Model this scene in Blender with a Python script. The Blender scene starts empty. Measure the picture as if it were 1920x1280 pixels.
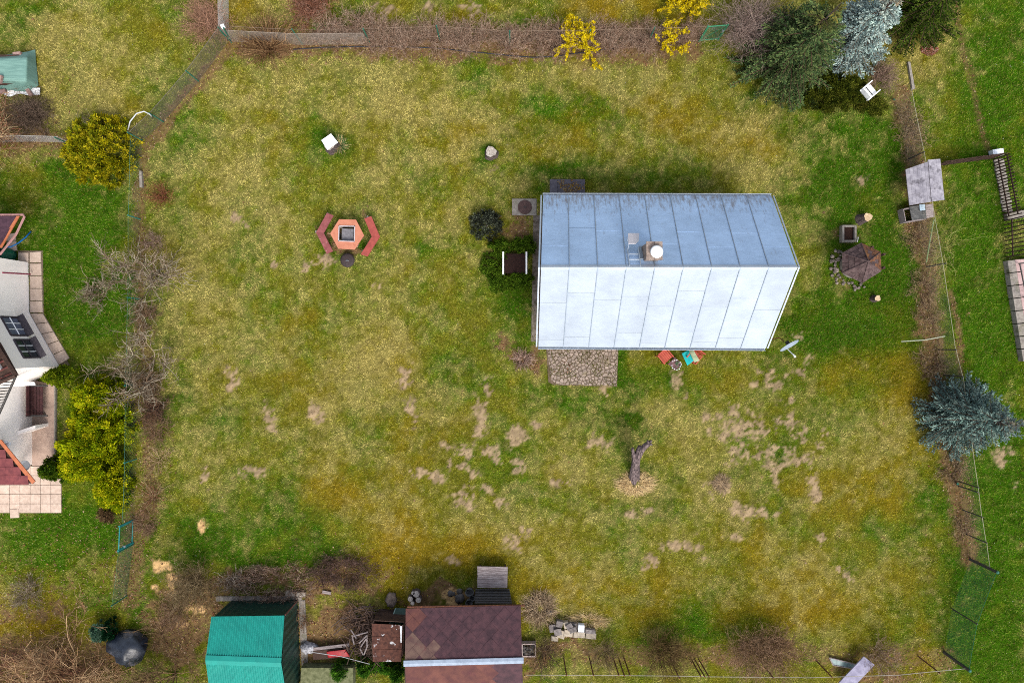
import bpy, math, random
import numpy as np
from mathutils import Vector
R = math.radians
random.seed(7)
rng = np.random.default_rng(11)
scene = bpy.context.scene
C = scene.collection
# ------------------------------------------------------------------ camera, sky, sun, exposure
CAMH, S = 32.0, 0.025            # drone height (m) and ground metres per photo pixel
cam_data = bpy.data.cameras.new('drone_camera')
cam_data.lens, cam_data.sensor_width = 24.0, 36.0
cam_data.clip_start, cam_data.clip_end = 0.5, 1000.0
cam = bpy.data.objects.new('drone_camera', cam_data)
cam.location = (0, 0, CAMH)
C.objects.link(cam)
scene.camera = cam
world = bpy.data.worlds.new('World')
scene.world = world
world.use_nodes = True
wn = world.node_tree
wn.nodes.clear()
wo = wn.nodes.new('ShaderNodeOutputWorld')
wb = wn.nodes.new('ShaderNodeBackground')
ws = wn.nodes.new('ShaderNodeTexSky')
ws.sky_type = 'NISHITA'
ws.sun_disc = False
SUN_EL, SUN_AZ = 52.0, 162.0      # degrees; azimuth clockwise from the top of the picture
ws.sun_elevation = R(SUN_EL)
ws.sun_rotation = R(SUN_AZ)
ws.dust_density = 3.0
ws.air_density = 1.0
wb.inputs['Strength'].default_value = 0.135
wh = wn.nodes.new('ShaderNodeHueSaturation')      # thin high cloud: a paler sky
wh.inputs['Saturation'].default_value = 0.5
wn.links.new(ws.outputs[0], wh.inputs['Color'])
wn.links.new(wh.outputs[0], wb.inputs[0])
wn.links.new(wb.outputs[0], wo.inputs[0])
sun_data = bpy.data.lights.new('sun', 'SUN')
sun_data.energy = 1.5
sun_data.angle = R(26)
sun_data.color = (1.0, 0.95, 0.87)
sun = bpy.data.objects.new('sun', sun_data)
_d = Vector((math.sin(R(SUN_AZ)) * math.cos(R(SUN_EL)), math.cos(R(SUN_AZ)) * math.cos(R(SUN_EL)), math.sin(R(SUN_EL))))
sun.rotation_euler = _d.to_track_quat('Z', 'Y').to_euler()
sun.location = (0, -20, 40)
C.objects.link(sun)
scene.view_settings.view_transform = 'Standard'
scene.view_settings.look = 'None'
scene.view_settings.gamma = 1.0
scene.view_settings.use_curve_mapping = False
scene.view_settings.exposure = 1.2
scene.cycles.use_denoising = False     # the lawn's grain is finer than a denoiser keeps
scene.cycles.filter_width = 1.0
scene.cycles.max_bounces = 6
scene.cycles.diffuse_bounces = 2
scene.cycles.glossy_bounces = 2
scene.cycles.transparent_max_bounces = 8

# ------------------------------------------------------------------ helpers
def G(u, v, h=0.0):
    """photo pixel (1920x1280) seen at height h -> world point"""
    k = S * (CAMH - h) / CAMH
    return np.array(((u - 960.0) * k, (640.0 - v) * k, h))

def lin(c):
    return tuple(((x / 255.0) / 12.92 if x / 255.0 <= 0.04045 else ((x / 255.0 + 0.055) / 1.055) ** 2.4) for x in c)

ALB = 0.60                        # observed linear colour -> base colour
def alb(c, k=1.0):
    return tuple(min(0.85, x * ALB * k) for x in lin(c))

class MB:
    """collects polygons; build() makes ONE mesh object"""
    def __init__(self):
        self.v, self.f = [], []
    def poly(self, pts):
        b = len(self.v)
        self.v += [tuple(map(float, p)) for p in pts]
        self.f.append(tuple(range(b, b + len(pts))))
        return self
    def box(self, c, size, rz=0.0, rx=0.0, ry=0.0):
        from mathutils import Euler
        m = Euler((rx, ry, rz)).to_matrix()
        b = len(self.v)
        for z in (-.5, .5):
            for x, y in ((-.5, -.5), (.5, -.5), (.5, .5), (-.5, .5)):
                p = m @ Vector((x * size[0], y * size[1], z * size[2]))
                self.v.append((c[0] + p.x, c[1] + p.y, c[2] + p.z))
        self.f += [(b+3, b+2, b+1, b), (b+4, b+5, b+6, b+7), (b, b+1, b+5, b+4), (b+1, b+2, b+6, b+5), (b+2, b+3, b+7, b+6), (b+3, b, b+4, b+7)]
        return self
    def prism(self, pts, z0, z1, inset=0.0):
        """pts: xy polygon (any order); z0,z1 scalars"""
        pts = [np.array(p[:2], float) for p in pts]
        a = sum(pts[i][0] * pts[(i+1) % len(pts)][1] - pts[(i+1) % len(pts)][0] * pts[i][1] for i in range(len(pts)))
        if a < 0: pts = pts[::-1]
        n = len(pts); b = len(self.v)
        cen = sum(pts) / n
        self.v += [(p[0], p[1], z0) for p in pts]
        if inset:
            self.v += [(p[0], p[1], z1 - inset) for p in pts]
            ins = []
            for p in pts:
                d = cen - p; L = np.linalg.norm(d) + 1e-9
                q = p + d / L * min(inset, .4 * L); ins.append((q[0], q[1], z1))
            self.v += ins
            lv = 3
        else:
            self.v += [(p[0], p[1], z1) for p in pts]
            lv = 2
        for l in range(lv - 1):
            for i in range(n):
                j = (i + 1) % n
                self.f.append((b + l*n + i, b + l*n + j, b + (l+1)*n + j, b + (l+1)*n + i))
        self.f.append(tuple(b + (lv-1)*n + i for i in range(n)))
        self.f.append(tuple(b + i for i in range(n))[::-1])
        return self
    def slab(self, quad, t):
        """a polygon in space given thickness t downwards along its normal"""
        q = [np.array(p, float) for p in quad]
        nrm = np.cross(q[1] - q[0], q[2] - q[0]); nrm /= np.linalg.norm(nrm)
        if nrm[2] < 0 or (abs(nrm[2]) < 1e-6 and nrm.sum() < 0): nrm = -nrm; q = q[::-1]
        n = len(q); b = len(self.v)
        self.v += [tuple(p) for p in q] + [tuple(p - nrm * t) for p in q]
        self.f.append(tuple(b + i for i in range(n)))
        self.f.append(tuple(b + n + i for i in range(n))[::-1])
        for i in range(n):
            j = (i + 1) % n
            self.f.append((b + i, b + n + i, b + n + j, b + j))
        return self
    def tube(self, pts, r, n=6, cap=True):
        pts = [np.array(p, float) for p in pts]
        if not hasattr(r, '__len__'): r = [r] * len(pts)
        b = len(self.v)
        for i, p in enumerate(pts):
            t = pts[min(i+1, len(pts)-1)] - pts[max(i-1, 0)]
            t = t / (np.linalg.norm(t) + 1e-9)
            a = np.array((0, 0, 1.)) if abs(t[2]) < .9 else np.array((1., 0, 0))
            e1 = np.cross(t, a); e1 /= np.linalg.norm(e1); e2 = np.cross(t, e1)
            for k in range(n):
                an = 2 * math.pi * k / n
                self.v.append(tuple(p + r[i] * (math.cos(an) * e1 + math.sin(an) * e2)))
        for i in range(len(pts) - 1):
            for k in range(n):
                k2 = (k + 1) % n
                self.f.append((b + i*n + k2, b + i*n + k, b + (i+1)*n + k, b + (i+1)*n + k2))
        if cap:
            self.f.append(tuple(b + k for k in range(n)))
            self.f.append(tuple(b + (len(pts)-1)*n + k for k in range(n))[::-1])
        return self
    def lathe(self, c, prof, n=24):
        """prof: list of (r, z) from bottom to top"""
        b = len(self.v)
        for (r, z) in prof:
            for k in range(n):
                a = 2 * math.pi * k / n
                self.v.append((c[0] + r * math.cos(a), c[1] + r * math.sin(a), c[2] + z))
        for i in range(len(prof) - 1):
            for k in range(n):
                k2 = (k + 1) % n
                self.f.append((b + i*n + k, b + i*n + k2, b + (i+1)*n + k2, b + (i+1)*n + k))
        self.f.append(tuple(b + k for k in range(n))[::-1])
        self.f.append(tuple(b + (len(prof)-1)*n + k for k in range(n)))
        return self
    def build(self, name, mat, parent=None, smooth=False, loc=None):
        o0 = np.array(loc) if loc is not None else (world_loc(parent) if parent else np.zeros(3))
        me = bpy.data.meshes.new(name)
        me.from_pydata([(p[0]-o0[0], p[1]-o0[1], p[2]-o0[2]) for p in self.v], [], self.f)
        me.update()
        if smooth:
            me.polygons.foreach_set('use_smooth', [True] * len(me.polygons))
        if mat: me.materials.append(mat)
        o = bpy.data.objects.new(name, me)
        C.objects.link(o)
        if parent: o.parent = parent
        elif loc is not None: o.location = loc
        return o

_loc = {}
def world_loc(o):
    while o.parent: o = o.parent
    return np.array(o.location)

def np_mesh(name, V, F, mat, parent=None, col=None, smooth=False):
    """V (n,3), F (m,k) same-size polygons; col (n,3) or (m,3) local colours"""
    V = np.asarray(V, np.float32)
    if parent is not None: V = V - world_loc(parent).astype(np.float32)
    F = np.asarray(F, np.int32)
    me = bpy.data.meshes.new(name)
    me.vertices.add(len(V)); me.vertices.foreach_set('co', V.ravel())
    k = F.shape[1]
    me.loops.add(F.size); me.loops.foreach_set('vertex_index', F.ravel())
    me.polygons.add(len(F)); me.polygons.foreach_set('loop_start', np.arange(0, F.size, k, dtype=np.int32))
    try: me.polygons.foreach_set('loop_total', np.full(len(F), k, np.int32))
    except Exception: pass
    if smooth: me.polygons.foreach_set('use_smooth', np.ones(len(F), bool))
    me.update(calc_edges=True)
    if col is not None:
        dom = 'POINT' if len(col) == len(V) else 'FACE'
        at = me.attributes.new('tone', 'FLOAT_COLOR', dom)
        c4 = np.ones((len(col), 4), np.float32); c4[:, :3] = col
        at.data.foreach_set('color', c4.ravel())
    if mat: me.materials.append(mat)
    o = bpy.data.objects.new(name, me)
    C.objects.link(o)
    if parent is not None: o.parent = parent
    return o

def tag(o, label=None, cat=None, group=None, kind=None):
    if label: o['label'] = label
    if cat: o['category'] = cat
    if group: o['group'] = group
    if kind: o['kind'] = kind
    return o

def thing(name, label, cat, loc, group=None):
    o = bpy.data.objects.new(name, None)
    o.empty_display_size = .2
    o.location = tuple(map(float, loc))
    C.objects.link(o)
    return tag(o, label, cat, group)

def copy_tree(o, loc=None, rz=None, scale=None, label=None, parent=None):
    c = o.copy(); C.objects.link(c)
    c.parent = parent
    if loc is not None: c.location = tuple(map(float, loc))
    if rz is not None: c.rotation_euler = (0, 0, rz)
    if scale is not None: c.scale = scale if hasattr(scale, '__len__') else (scale,) * 3
    if label: c['label'] = label
    for ch in list(o.children): copy_tree(ch, parent=c)
    return c

# ------------------------------------------------------------------ materials
def nodes_of(m):
    m.use_nodes = True
    nt = m.node_tree
    return nt, nt.nodes['Principled BSDF']

MATS = {}
def mat(name, c1, c2=None, rough=.8, scale=6.0, metallic=0.0, detail=6.0, stretch=None, bump=0.0, obj_var=0.0, c3=None, c3_scale=1.2, c3_lo=.55, c3_hi=.7, spec=.3, coords='Object'):
    """procedural material: two tones by noise, an optional third tone in patches, tone differing from piece to piece"""
    if name in MATS: return MATS[name]
    m = bpy.data.materials.new(name)
    nt, p = nodes_of(m)
    L = nt.links
    c2 = c2 or tuple(x * .75 for x in c1)
    tc = nt.nodes.new('ShaderNodeTexCoord')
    mp = nt.nodes.new('ShaderNodeMapping')
    if stretch: mp.inputs['Scale'].default_value = stretch
    if coords == 'World':
        ge = nt.nodes.new('ShaderNodeNewGeometry'); L.new(ge.outputs['Position'], mp.inputs[0])
    else:
        L.new(tc.outputs[coords], mp.inputs[0])
    nz = nt.nodes.new('ShaderNodeTexNoise')
    nz.inputs['Scale'].default_value = scale; nz.inputs['Detail'].default_value = detail
    L.new(mp.outputs[0], nz.inputs['Vector'])
    rm = nt.nodes.new('ShaderNodeValToRGB')
    rm.color_ramp.elements[0].position = .36; rm.color_ramp.elements[1].position = .64
    rm.color_ramp.elements[0].color = (*c2, 1); rm.color_ramp.elements[1].color = (*c1, 1)
    L.new(nz.outputs['Fac'], rm.inputs[0])
    out = rm.outputs[0]
    if c3:
        n3 = nt.nodes.new('ShaderNodeTexNoise'); n3.inputs['Scale'].default_value = c3_scale; n3.inputs['Detail'].default_value = 8
        n3.inputs['Roughness'].default_value = .65
        L.new(mp.outputs[0], n3.inputs['Vector'])
        mr = nt.nodes.new('ShaderNodeMapRange'); mr.inputs['From Min'].default_value = c3_lo; mr.inputs['From Max'].default_value = c3_hi
        L.new(n3.outputs['Fac'], mr.inputs[0])
        mx = nt.nodes.new('ShaderNodeMix'); mx.data_type = 'RGBA'
        L.new(mr.outputs[0], mx.inputs['Factor']); L.new(out, mx.inputs['A']); mx.inputs['B'].default_value = (*c3, 1)
        out = mx.outputs['Result']
    if obj_var:
        oi = nt.nodes.new('ShaderNodeObjectInfo')
        mr2 = nt.nodes.new('ShaderNodeMapRange'); mr2.inputs['To Min'].default_value = 1 - obj_var; mr2.inputs['To Max'].default_value = 1 + obj_var
        L.new(oi.outputs['Random'], mr2.inputs[0])
        hs = nt.nodes.new('ShaderNodeHueSaturation'); L.new(mr2.outputs[0], hs.inputs['Value']); L.new(out, hs.inputs['Color'])
        out = hs.outputs[0]
    L.new(out, p.inputs['Base Color'])
    p.inputs['Roughness'].default_value = rough
    p.inputs['Metallic'].default_value = metallic
    p.inputs['Specular IOR Level'].default_value = spec
    if bump:
        bp = nt.nodes.new('ShaderNodeBump'); bp.inputs['Strength'].default_value = bump; bp.inputs['Distance'].default_value = .02
        L.new(nz.outputs['Fac'], bp.inputs['Height']); L.new(bp.outputs[0], p.inputs['Normal'])
    MATS[name] = m
    return m

def mat_tone(name, translucent=0.0):
    """diffuse surface whose local colour comes from the mesh's 'tone' attribute with fine grain"""
    if name in MATS: return MATS[name]
    m = bpy.data.materials.new(name); m.use_nodes = True
    nt = m.node_tree; nt.nodes.clear(); L = nt.links
    o = nt.nodes.new('ShaderNodeOutputMaterial')
    at = nt.nodes.new('ShaderNodeAttribute'); at.attribute_name = 'tone'
    d = nt.nodes.new('ShaderNodeBsdfDiffuse'); L.new(at.outputs['Color'], d.inputs[0])
    if translucent:
        t = nt.nodes.new('ShaderNodeBsdfTranslucent'); L.new(at.outputs['Color'], t.inputs[0])
        mx = nt.nodes.new('ShaderNodeMixShader'); mx.inputs[0].default_value = translucent
        L.new(d.outputs[0], mx.inputs[1]); L.new(t.outputs[0], mx.inputs[2]); L.new(mx.outputs[0], o.inputs[0])
    else:
        L.new(d.outputs[0], o.inputs[0])
    MATS[name] = m
    return m

M_LEAF = mat_tone('foliage', .35)
M_GRASS = mat_tone('grass_blades', .15)
M_TWIG = mat_tone('bark_twigs')

# ------------------------------------------------------------------ fields over the ground (photo pixel coordinates)
_lat = {}
def vnoise(u, v, size, seed):
    if seed not in _lat: _lat[seed] = np.random.default_rng(seed).random((256, 256))
    L = _lat[seed]
    x = u / size + 1000.3; y = v / size + 1000.7
    i = np.floor(x).astype(int); j = np.floor(y).astype(int)
    fx = x - i; fy = y - j
    fx = fx * fx * (3 - 2 * fx); fy = fy * fy * (3 - 2 * fy)
    i0, i1, j0, j1 = i % 256, (i + 1) % 256, j % 256, (j + 1) % 256
    return (L[i0, j0] * (1 - fx) + L[i1, j0] * fx) * (1 - fy) + (L[i0, j1] * (1 - fx) + L[i1, j1] * fx) * fy
def fbm(u, v, size, seed, oct=4, gain=.55):
    t = 0; a = 1; n = 0
    for k in range(oct):
        t = t + a * vnoise(u, v, size / 2 ** k, seed + k * 17); n += a; a *= gain
    return t / n
def sm(x, a, b):
    t = np.clip((x - a) / (b - a), 0, 1)
    return t * t * (3 - 2 * t)
def blobs(u, v, lst):
    r = np.zeros_like(u, dtype=float)
    for b in lst:
        w = b[4] if len(b) > 4 else 1.
        d = ((u - b[0]) / b[2]) ** 2 + ((v - b[1]) / b[3]) ** 2
        r = np.maximum(r, w * np.exp(-d))
    return r
def strip(u, v, pts, width):
    """closeness (0..1) to a polyline"""
    r = np.full(u.shape, 1e9)
    for (a, b) in zip(pts[:-1], pts[1:]):
        ax, ay = a; bx, by = b
        dx, dy = bx - ax, by - ay; L2 = dx * dx + dy * dy
        t = np.clip(((u - ax) * dx + (v - ay) * dy) / L2, 0, 1)
        r = np.minimum(r, np.hypot(u - ax - t * dx, v - ay - t * dy))
    return r

GREEN = [(1050,190,95,34,.8),(1010,240,60,25,.4),(1600,300,140,100,.9),(1560,610,150,80,1.),(1640,480,110,130,1.),(1490,300,70,60,.5),(1000,335,45,20,.6),
 (985,560,45,70,.6),(1170,690,26,60,1.),(1060,745,110,28,.75),(1270,715,120,40,.6),(360,250,60,50,.55),(150,420,120,120,.75),(180,560,80,90,.9),
 (150,1000,150,55,.8),(40,30,70,60,.55),(1900,120,90,180,.8),(1830,420,80,160,.95),(1850,620,60,120,.9),(1890,950,60,200,.75),(1860,1200,90,120,.8),
 (560,1010,60,40,.7),(400,1035,80,35,.85),(925,875,45,55,.55),(985,830,70,50,.5),(1380,1165,110,32,.7),(620,262,42,32,.85),(921,285,34,26,.9),
 (1180,805,60,35,.7),(1200,320,170,40,.35),(1050,340,60,16,.8),(650,440,75,55,.6),(640,215,40,20,.3),(770,560,60,50,.35),(800,480,50,40,.4),
 (640,20,40,30,.7),(1420,130,30,40,.5),(120,300,70,30,.8),(1240,880,80,40,.45),(1350,1120,60,40,.4),(870,1130,30,20,.2),(300,680,60,60,.35),(330,750,40,40,.4),
 (1700,640,60,50,.5),(1540,350,60,50,.6),(1480,560,30,100,.6),(1590,800,60,50,.35),(1500,1000,80,50,.3),(520,470,40,30,.3),(310,540,40,60,.45),(1750,930,30,30,.5),(1480,860,60,40,.3),(1180,960,80,30,.35)]
DARK = [(1600,290,70,40,.6),(1530,640,60,30,.6),(1480,230,60,30,.5),(1170,690,18,50,.6),(985,575,22,50,.7),(1590,470,30,60,.7),(1780,450,14,60,.4),(180,600,60,40,.5),(60,20,60,40,.4),(1420,170,50,40,.6),(560,1030,60,16,.5),(905,1060,50,24,.5),(1560,615,110,50,1.),(1650,540,60,70,.9),(1670,470,40,90,.9),(620,250,40,26,.8),(921,278,36,22,.7),(1180,800,45,26,.8),(1560,330,50,40,.5),(990,600,30,50,.6),(1720,640,50,60,.6),(1620,360,50,40,.7),  # deep, taller grass; blobs by lid, stump and trunk also paint in their shade
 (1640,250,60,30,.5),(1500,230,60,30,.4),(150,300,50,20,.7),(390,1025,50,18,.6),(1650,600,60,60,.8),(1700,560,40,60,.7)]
OCHRE = [(1180,190,85,38,.95),(1270,225,120,50,.6),(640,930,70,40,.5),(520,720,60,55,.65),(430,20,60,40,.5),(565,590,40,35,.75),(1150,12,140,34,1.),
 (1300,30,80,34,.9),(270,40,60,40,.7),(240,190,60,50,.6),(790,1040,140,42,.9),(60,1180,120,60,.9),(1700,720,70,60,.6),(1560,700,80,50,.55),(1250,1090,320,50,.55),
 (1460,1150,140,34,.85),(830,850,70,40,.5),(700,20,90,24,.7),(900,20,120,30,.8),(1640,900,80,60,.45),(1390,1080,80,50,.5),(1180,1150,120,30,.6),(1040,1100,60,40,.6),(580,1060,60,20,.6),
 (240,520,0.1,0.1,.5),(1500,300,60,60,.35),(700,1000,90,40,.4),(1330,720,60,40,.4),(1430,260,80,50,.5)]
DRY = [(480,330,85,130,.8),(440,220,70,60,.6),(620,560,140,70,.55),(700,180,180,65,.7),(1100,150,180,38,.85),(1250,270,150,50,.5),(560,830,90,60,.35),(950,1000,220,70,.35),
 (720,700,140,70,.5),(1620,830,90,45,.6),(1190,905,36,20,1.3),(640,262,30,24,.5),(520,620,90,60,.5),(380,560,60,90,.4),(430,420,60,80,.5),(560,150,60,30,.5),(820,230,80,50,.5),
 (1370,330,60,40,.3),(1030,1120,40,30,.9),(1090,1160,40,14,1.),(200,110,80,60,.4),(1350,880,80,60,.35),(1560,1090,100,50,.35),(1320,1090,60,40,.4),(850,620,90,60,.35),(1490,760,70,40,.3)]
SOIL = [(432,706,10,14),(434,722,8,9),(503,775,8,18),(508,802,7,7),(585,770,9,9),(604,788,8,9),(472,882,26,8),(384,893,8,14),(761,705,9,22),(760,722,9,9),(771,768,9,22),(773,785,8,8),
 (903,770,13,26),(901,800,10,18),(912,730,9,14),(970,812,20,13),(965,830,14,10),(868,848,9,10),(832,834,8,7),(878,852,6,9),(918,846,16,12),(930,860,8,8),(845,872,8,8),(865,875,14,8),
 (790,887,14,9),(812,893,14,9),(828,896,7,7),(885,890,9,9),(870,925,16,12),(882,945,7,9),(910,915,8,8),(920,925,8,8),(936,943,9,8),(968,880,12,12),(965,868,10,10),(1000,797,6,5),
 (1055,905,12,9),(1130,828,12,14),(1105,835,6,7),(1008,797,6,5),(1290,745,6,6),(1265,705,12,14),(1325,778,7,6),(1348,780,9,6),(1330,812,6,6),(1362,812,10,10),(1375,770,10,14),
 (1400,805,24,22),(1425,803,20,12),(1390,840,22,16),(1420,852,14,10),(1440,845,12,10),(1445,710,18,14),(1432,700,12,9),(1455,722,10,8),(1415,720,8,8),(1478,752,14,7),(1466,788,10,8),(1480,790,10,12),
 (1503,817,9,11),(1510,678,8,10),(1498,697,8,8),(1475,705,7,6),(1545,815,6,9),(1535,838,6,9),(1480,845,9,9),(1500,865,14,10),(1470,868,10,9),(1525,900,9,14),(1530,925,8,16),(1350,905,16,14),(1390,955,14,10),(1425,958,14,12),(1408,958,10,7),
 (1452,880,14,12),(1440,870,10,8),(970,1016,16,10),(978,995,5,5),(992,994,5,4),(1240,1026,10,8),(1262,1026,18,9),(1290,1026,18,9),(1310,1022,10,14),(1224,1048,10,16),(1215,1058,10,8),(1380,1008,10,10),(1345,1000,6,6),
 (1540,1010,7,10),(1588,1075,9,9),(1575,1066,6,6),(852,1049,12,8),(442,410,7,7),(460,420,6,5),(515,498,6,5),(577,500,7,7),(600,490,22,12),(1183,965,8,6),(1215,955,8,6),(712,535,10,6),
 (1880,850,11,11),(1878,873,6,5),(1905,912,6,6),(1615,338,6,6),(1630,330,5,6),(930,315,7,9),(1462,960,8,6),(1135,733,7,9),(1040,905,8,6),(725,18,11,10),(803,16,8,9),(880,14,14,12),(1460,905,10,8),(1495,630,8,6)]
SAND = [(300,1060,18,10),(322,1090,8,16),(290,1100,8,6),(378,988,5,9),(370,1142,18,8),(352,1142,6,5),(852,1120,22,15),(340,1170,10,5)]
DIRT = [(370,1110,60,50,1.),(470,1095,120,30,1.),(620,1085,110,34,1.),(640,1190,110,60,1.),(330,1200,80,60,1.),(840,1120,110,18,1.),(250,640,0.1,.1,1.),(960,680,28,22,.8),(985,672,26,24,.9),(984,430,28,22,1.),
 (1060,1220,90,16,.6),(1250,1216,150,14,.6),(1420,1228,130,26,.8),(1650,1244,130,22,.7),(100,1250,160,40,1.),(40,245,60,50,.8),(80,1150,120,40,.6),(640,1160,60,30,1.),(1000,1240,80,30,.8),(1590,490,40,50,.3),(650,440,46,34,.9),(1590,430,22,26,.5),(1040,705,22,24,.5)]
STRIPS = [([(450,80),(700,85),(960,90),(1180,90),(1290,80)],30,1.),([(600,68),(960,70),(1300,68)],24,.8),([(440,80),(310,232),(275,270)],14,.8),([(268,280),(262,420),(262,560),(272,700),(285,800),(275,950),(262,1060),(250,1110)],13,.7),
 ([(1690,180),(1712,280),(1730,420),(1735,520),(1745,640),(1752,700),(1790,870),(1800,960),(1815,1040)],24,.9),([(1790,0),(1805,90),(1835,200),(1850,280)],7,.5),([(1778,540),(1795,620),(1806,700)],8,.8),([(0,262),(60,262),(130,262)],18,.8),
 ([(0,210),(60,240)],30,.7),([(250,970),(240,1120)],34,.7),([(985,1222),(1200,1222),(1500,1228),(1780,1232)],20,.5),([(0,1225),(200,1225)],40,.9),([(990,120),(1000,330)],0.1,.0)]
BLOCK = [(1022,652,1160,724),(958,372,1006,404),(1030,336,1098,366),(0,868,114,962),(62,712,105,872)]   # paved: no grass

def fields(u, v):
    n1 = fbm(u, v, 190, 3, 4); n2 = fbm(u, v, 70, 23, 4); n3 = fbm(u, v, 26, 43, 3); n4 = fbm(u, v, 9, 63, 2)
    wu = u + (fbm(u, v, 60, 83, 3) - .5) * 80; wv = v + (fbm(u, v, 60, 93, 3) - .5) * 80
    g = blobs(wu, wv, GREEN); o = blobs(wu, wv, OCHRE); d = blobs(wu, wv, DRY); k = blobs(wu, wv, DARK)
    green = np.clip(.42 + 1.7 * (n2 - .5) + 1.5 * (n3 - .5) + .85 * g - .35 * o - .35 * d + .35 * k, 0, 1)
    ochre = np.clip(.08 + 1.7 * (fbm(u, v, 110, 133, 4) - .5) + .85 * o - .5 * g, 0, 1)
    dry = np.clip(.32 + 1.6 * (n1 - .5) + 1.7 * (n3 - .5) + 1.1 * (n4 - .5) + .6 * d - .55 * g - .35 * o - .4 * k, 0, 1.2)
    fresh = np.maximum(sm(u, 1745, 1800) * .75, sm(-u, -250, -205) * sm(v, 270, 330) * sm(-v, -1090, -1000) * .6)   # the neighbours' lawns are greener
    fresh = np.maximum(fresh, blobs(wu, wv, [(1610,330,110,130,.6),(1570,600,130,80,.7),(1660,480,80,120,.7)]))
    green = np.clip(green + .55 * fresh, 0, 1); dry = np.clip(dry - .32 * fresh, 0, 1.2); ochre = ochre * (1 - .7 * fresh)
    # bare earth: worm casts and scraped patches
    e = (n4 - .5) * 1.1 + (n3 - .5) * .9
    soil = np.zeros_like(u); ef = (vnoise(u, v, 3.5, 71) - .5) * 1.1
    for b in SOIL:
        m = (abs(u - b[0]) < 2.2 * b[2]) & (abs(v - b[1]) < 2.2 * b[3])
        if m.any():
            q = np.sqrt(((u[m] - b[0]) / b[2]) ** 2 + ((v[m] - b[1]) / b[3]) ** 2)
            soil[m] = np.maximum(soil[m], .78 * sm(.88 + e[m] * 2.2 + ef[m] * 1.5 - q, -.35, .45))
    sand = np.zeros_like(u)
    for b in SAND:
        q = np.sqrt(((u - b[0]) / b[2]) ** 2 + ((v - b[1]) / b[3]) ** 2)
        sand = np.maximum(sand, sm(1.1 + e - q, -.15, .2))
    dirt = blobs(wu, wv, DIRT)
    lit = np.zeros_like(u)
    for pts, w, a in STRIPS:
        lit = np.maximum(lit, a * sm(-strip(wu * .3 + u * .7, wv * .3 + v * .7, pts, w) / w + 1.2 + e * .9, 0, .8))
    brown = np.clip(np.maximum(sm(dirt + e * .7, .3, .75), lit), 0, 1)
    blk = np.zeros_like(u)
    for (a, b, c2, d2) in BLOCK:
        blk = np.maximum(blk, ((u > a + 9 * (n4 - .3)) & (u < c2 - 9 * (n4 - .3)) & (v > b) & (v < d2 - 9 * (n4 - .3))).astype(float))
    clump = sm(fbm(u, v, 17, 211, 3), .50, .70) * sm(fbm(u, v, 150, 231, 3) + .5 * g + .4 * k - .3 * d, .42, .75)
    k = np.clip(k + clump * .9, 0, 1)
    return dict(green=green, ochre=ochre, dry=dry, soil=soil, sand=sand, brown=brown, dark=k, block=blk, n3=n3, n4=n4)

c_straw = np.array(alb((206,188,112))); c_olive = np.array(alb((130,130,38))); c_green = np.array(alb((76,122,20))); c_deep = np.array(alb((30,62,10)))
c_ochre = np.array(alb((152,122,24))); c_soil = np.array(alb((158,134,108))); c_sand = np.array(alb((196,160,110))); c_brown = np.array(alb((118,94,64)))
def mixc(a, b, t):
    return a * (1 - t[:, None]) + b * t[:, None]
# ------------------------------------------------------------------ ground (one sheet to the horizon) and grass
def axis(lo, hi, step, far):
    core = np.arange(lo, hi + step / 2, step)
    out = np.array([1, 3, 8, 20, 50, 120, far])
    return np.concatenate((lo - out[::-1], core, hi + out))
gx = axis(-27.0, 27.0, .11, 400.0); gy = axis(-18.6, 18.6, .11, 400.0)
GX, GY = np.meshgrid(gx, gy); nx, ny = len(gx), len(gy)
gu = np.clip(GX.ravel() / S + 960, -200, 2120); gv = np.clip(640 - GY.ravel() / S, -160, 1440)
f = fields(gu, gv)
gcol = mixc(np.tile(c_olive, (len(gu), 1)), np.tile(c_green, (len(gu), 1)), f['green']) * .40  # thatch darkened: the shade between the tufts is put into its colour
gcol = mixc(gcol, np.tile(c_ochre * .5, (len(gu), 1)), f['ochre'] * .7)
gcol = mixc(gcol, np.tile(c_straw * .36, (len(gu), 1)), np.clip(f['dry'], 0, 1) * .6)
gcol = mixc(gcol, np.tile(c_brown * .85, (len(gu), 1)), f['brown'])
gcol = mixc(gcol, np.tile(c_soil, (len(gu), 1)), f['soil'])
gcol = mixc(gcol, np.tile(c_sand, (len(gu), 1)), f['sand'])
gcol *= 1.25 * (.65 + .7 * rng.random((len(gu), 1)))
gz = (f['n3'] - .5) * .05 + f['soil'] * (.025 + .02 * f['n4']) - .02 - f['block'] * .03
inside = (abs(GX.ravel()) < 27.01) & (abs(GY.ravel()) < 18.61)
gz = np.where(inside, gz, -.03)
idx = np.arange(nx * ny).reshape(ny, nx)
GF = np.stack((idx[:-1, :-1], idx[:-1, 1:], idx[1:, 1:], idx[1:, :-1]), -1).reshape(-1, 4)
ground = np_mesh('ground', np.stack((GX.ravel(), GY.ravel(), gz), 1), GF, mat_tone('soil_and_thatch'), col=gcol, smooth=True)
tag(ground, 'garden ground of soil and thatch under the lawn', kind='structure')

def on_ground(u, v):
    return (fbm(u, v, 26, 43, 3) - .5) * .05 - .02

N = 950000
bx = rng.uniform(-26.2, 26.2, N); by = rng.uniform(-17.8, 17.8, N)
bu = bx / S + 960; bv = 640 - by / S
f = fields(bu, bv)
keep = rng.random(N) > np.clip(f['soil'] * .85 + f['sand'] * .95 + f['brown'] * .78 + f['block'] * 2, 0, 1)
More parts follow.
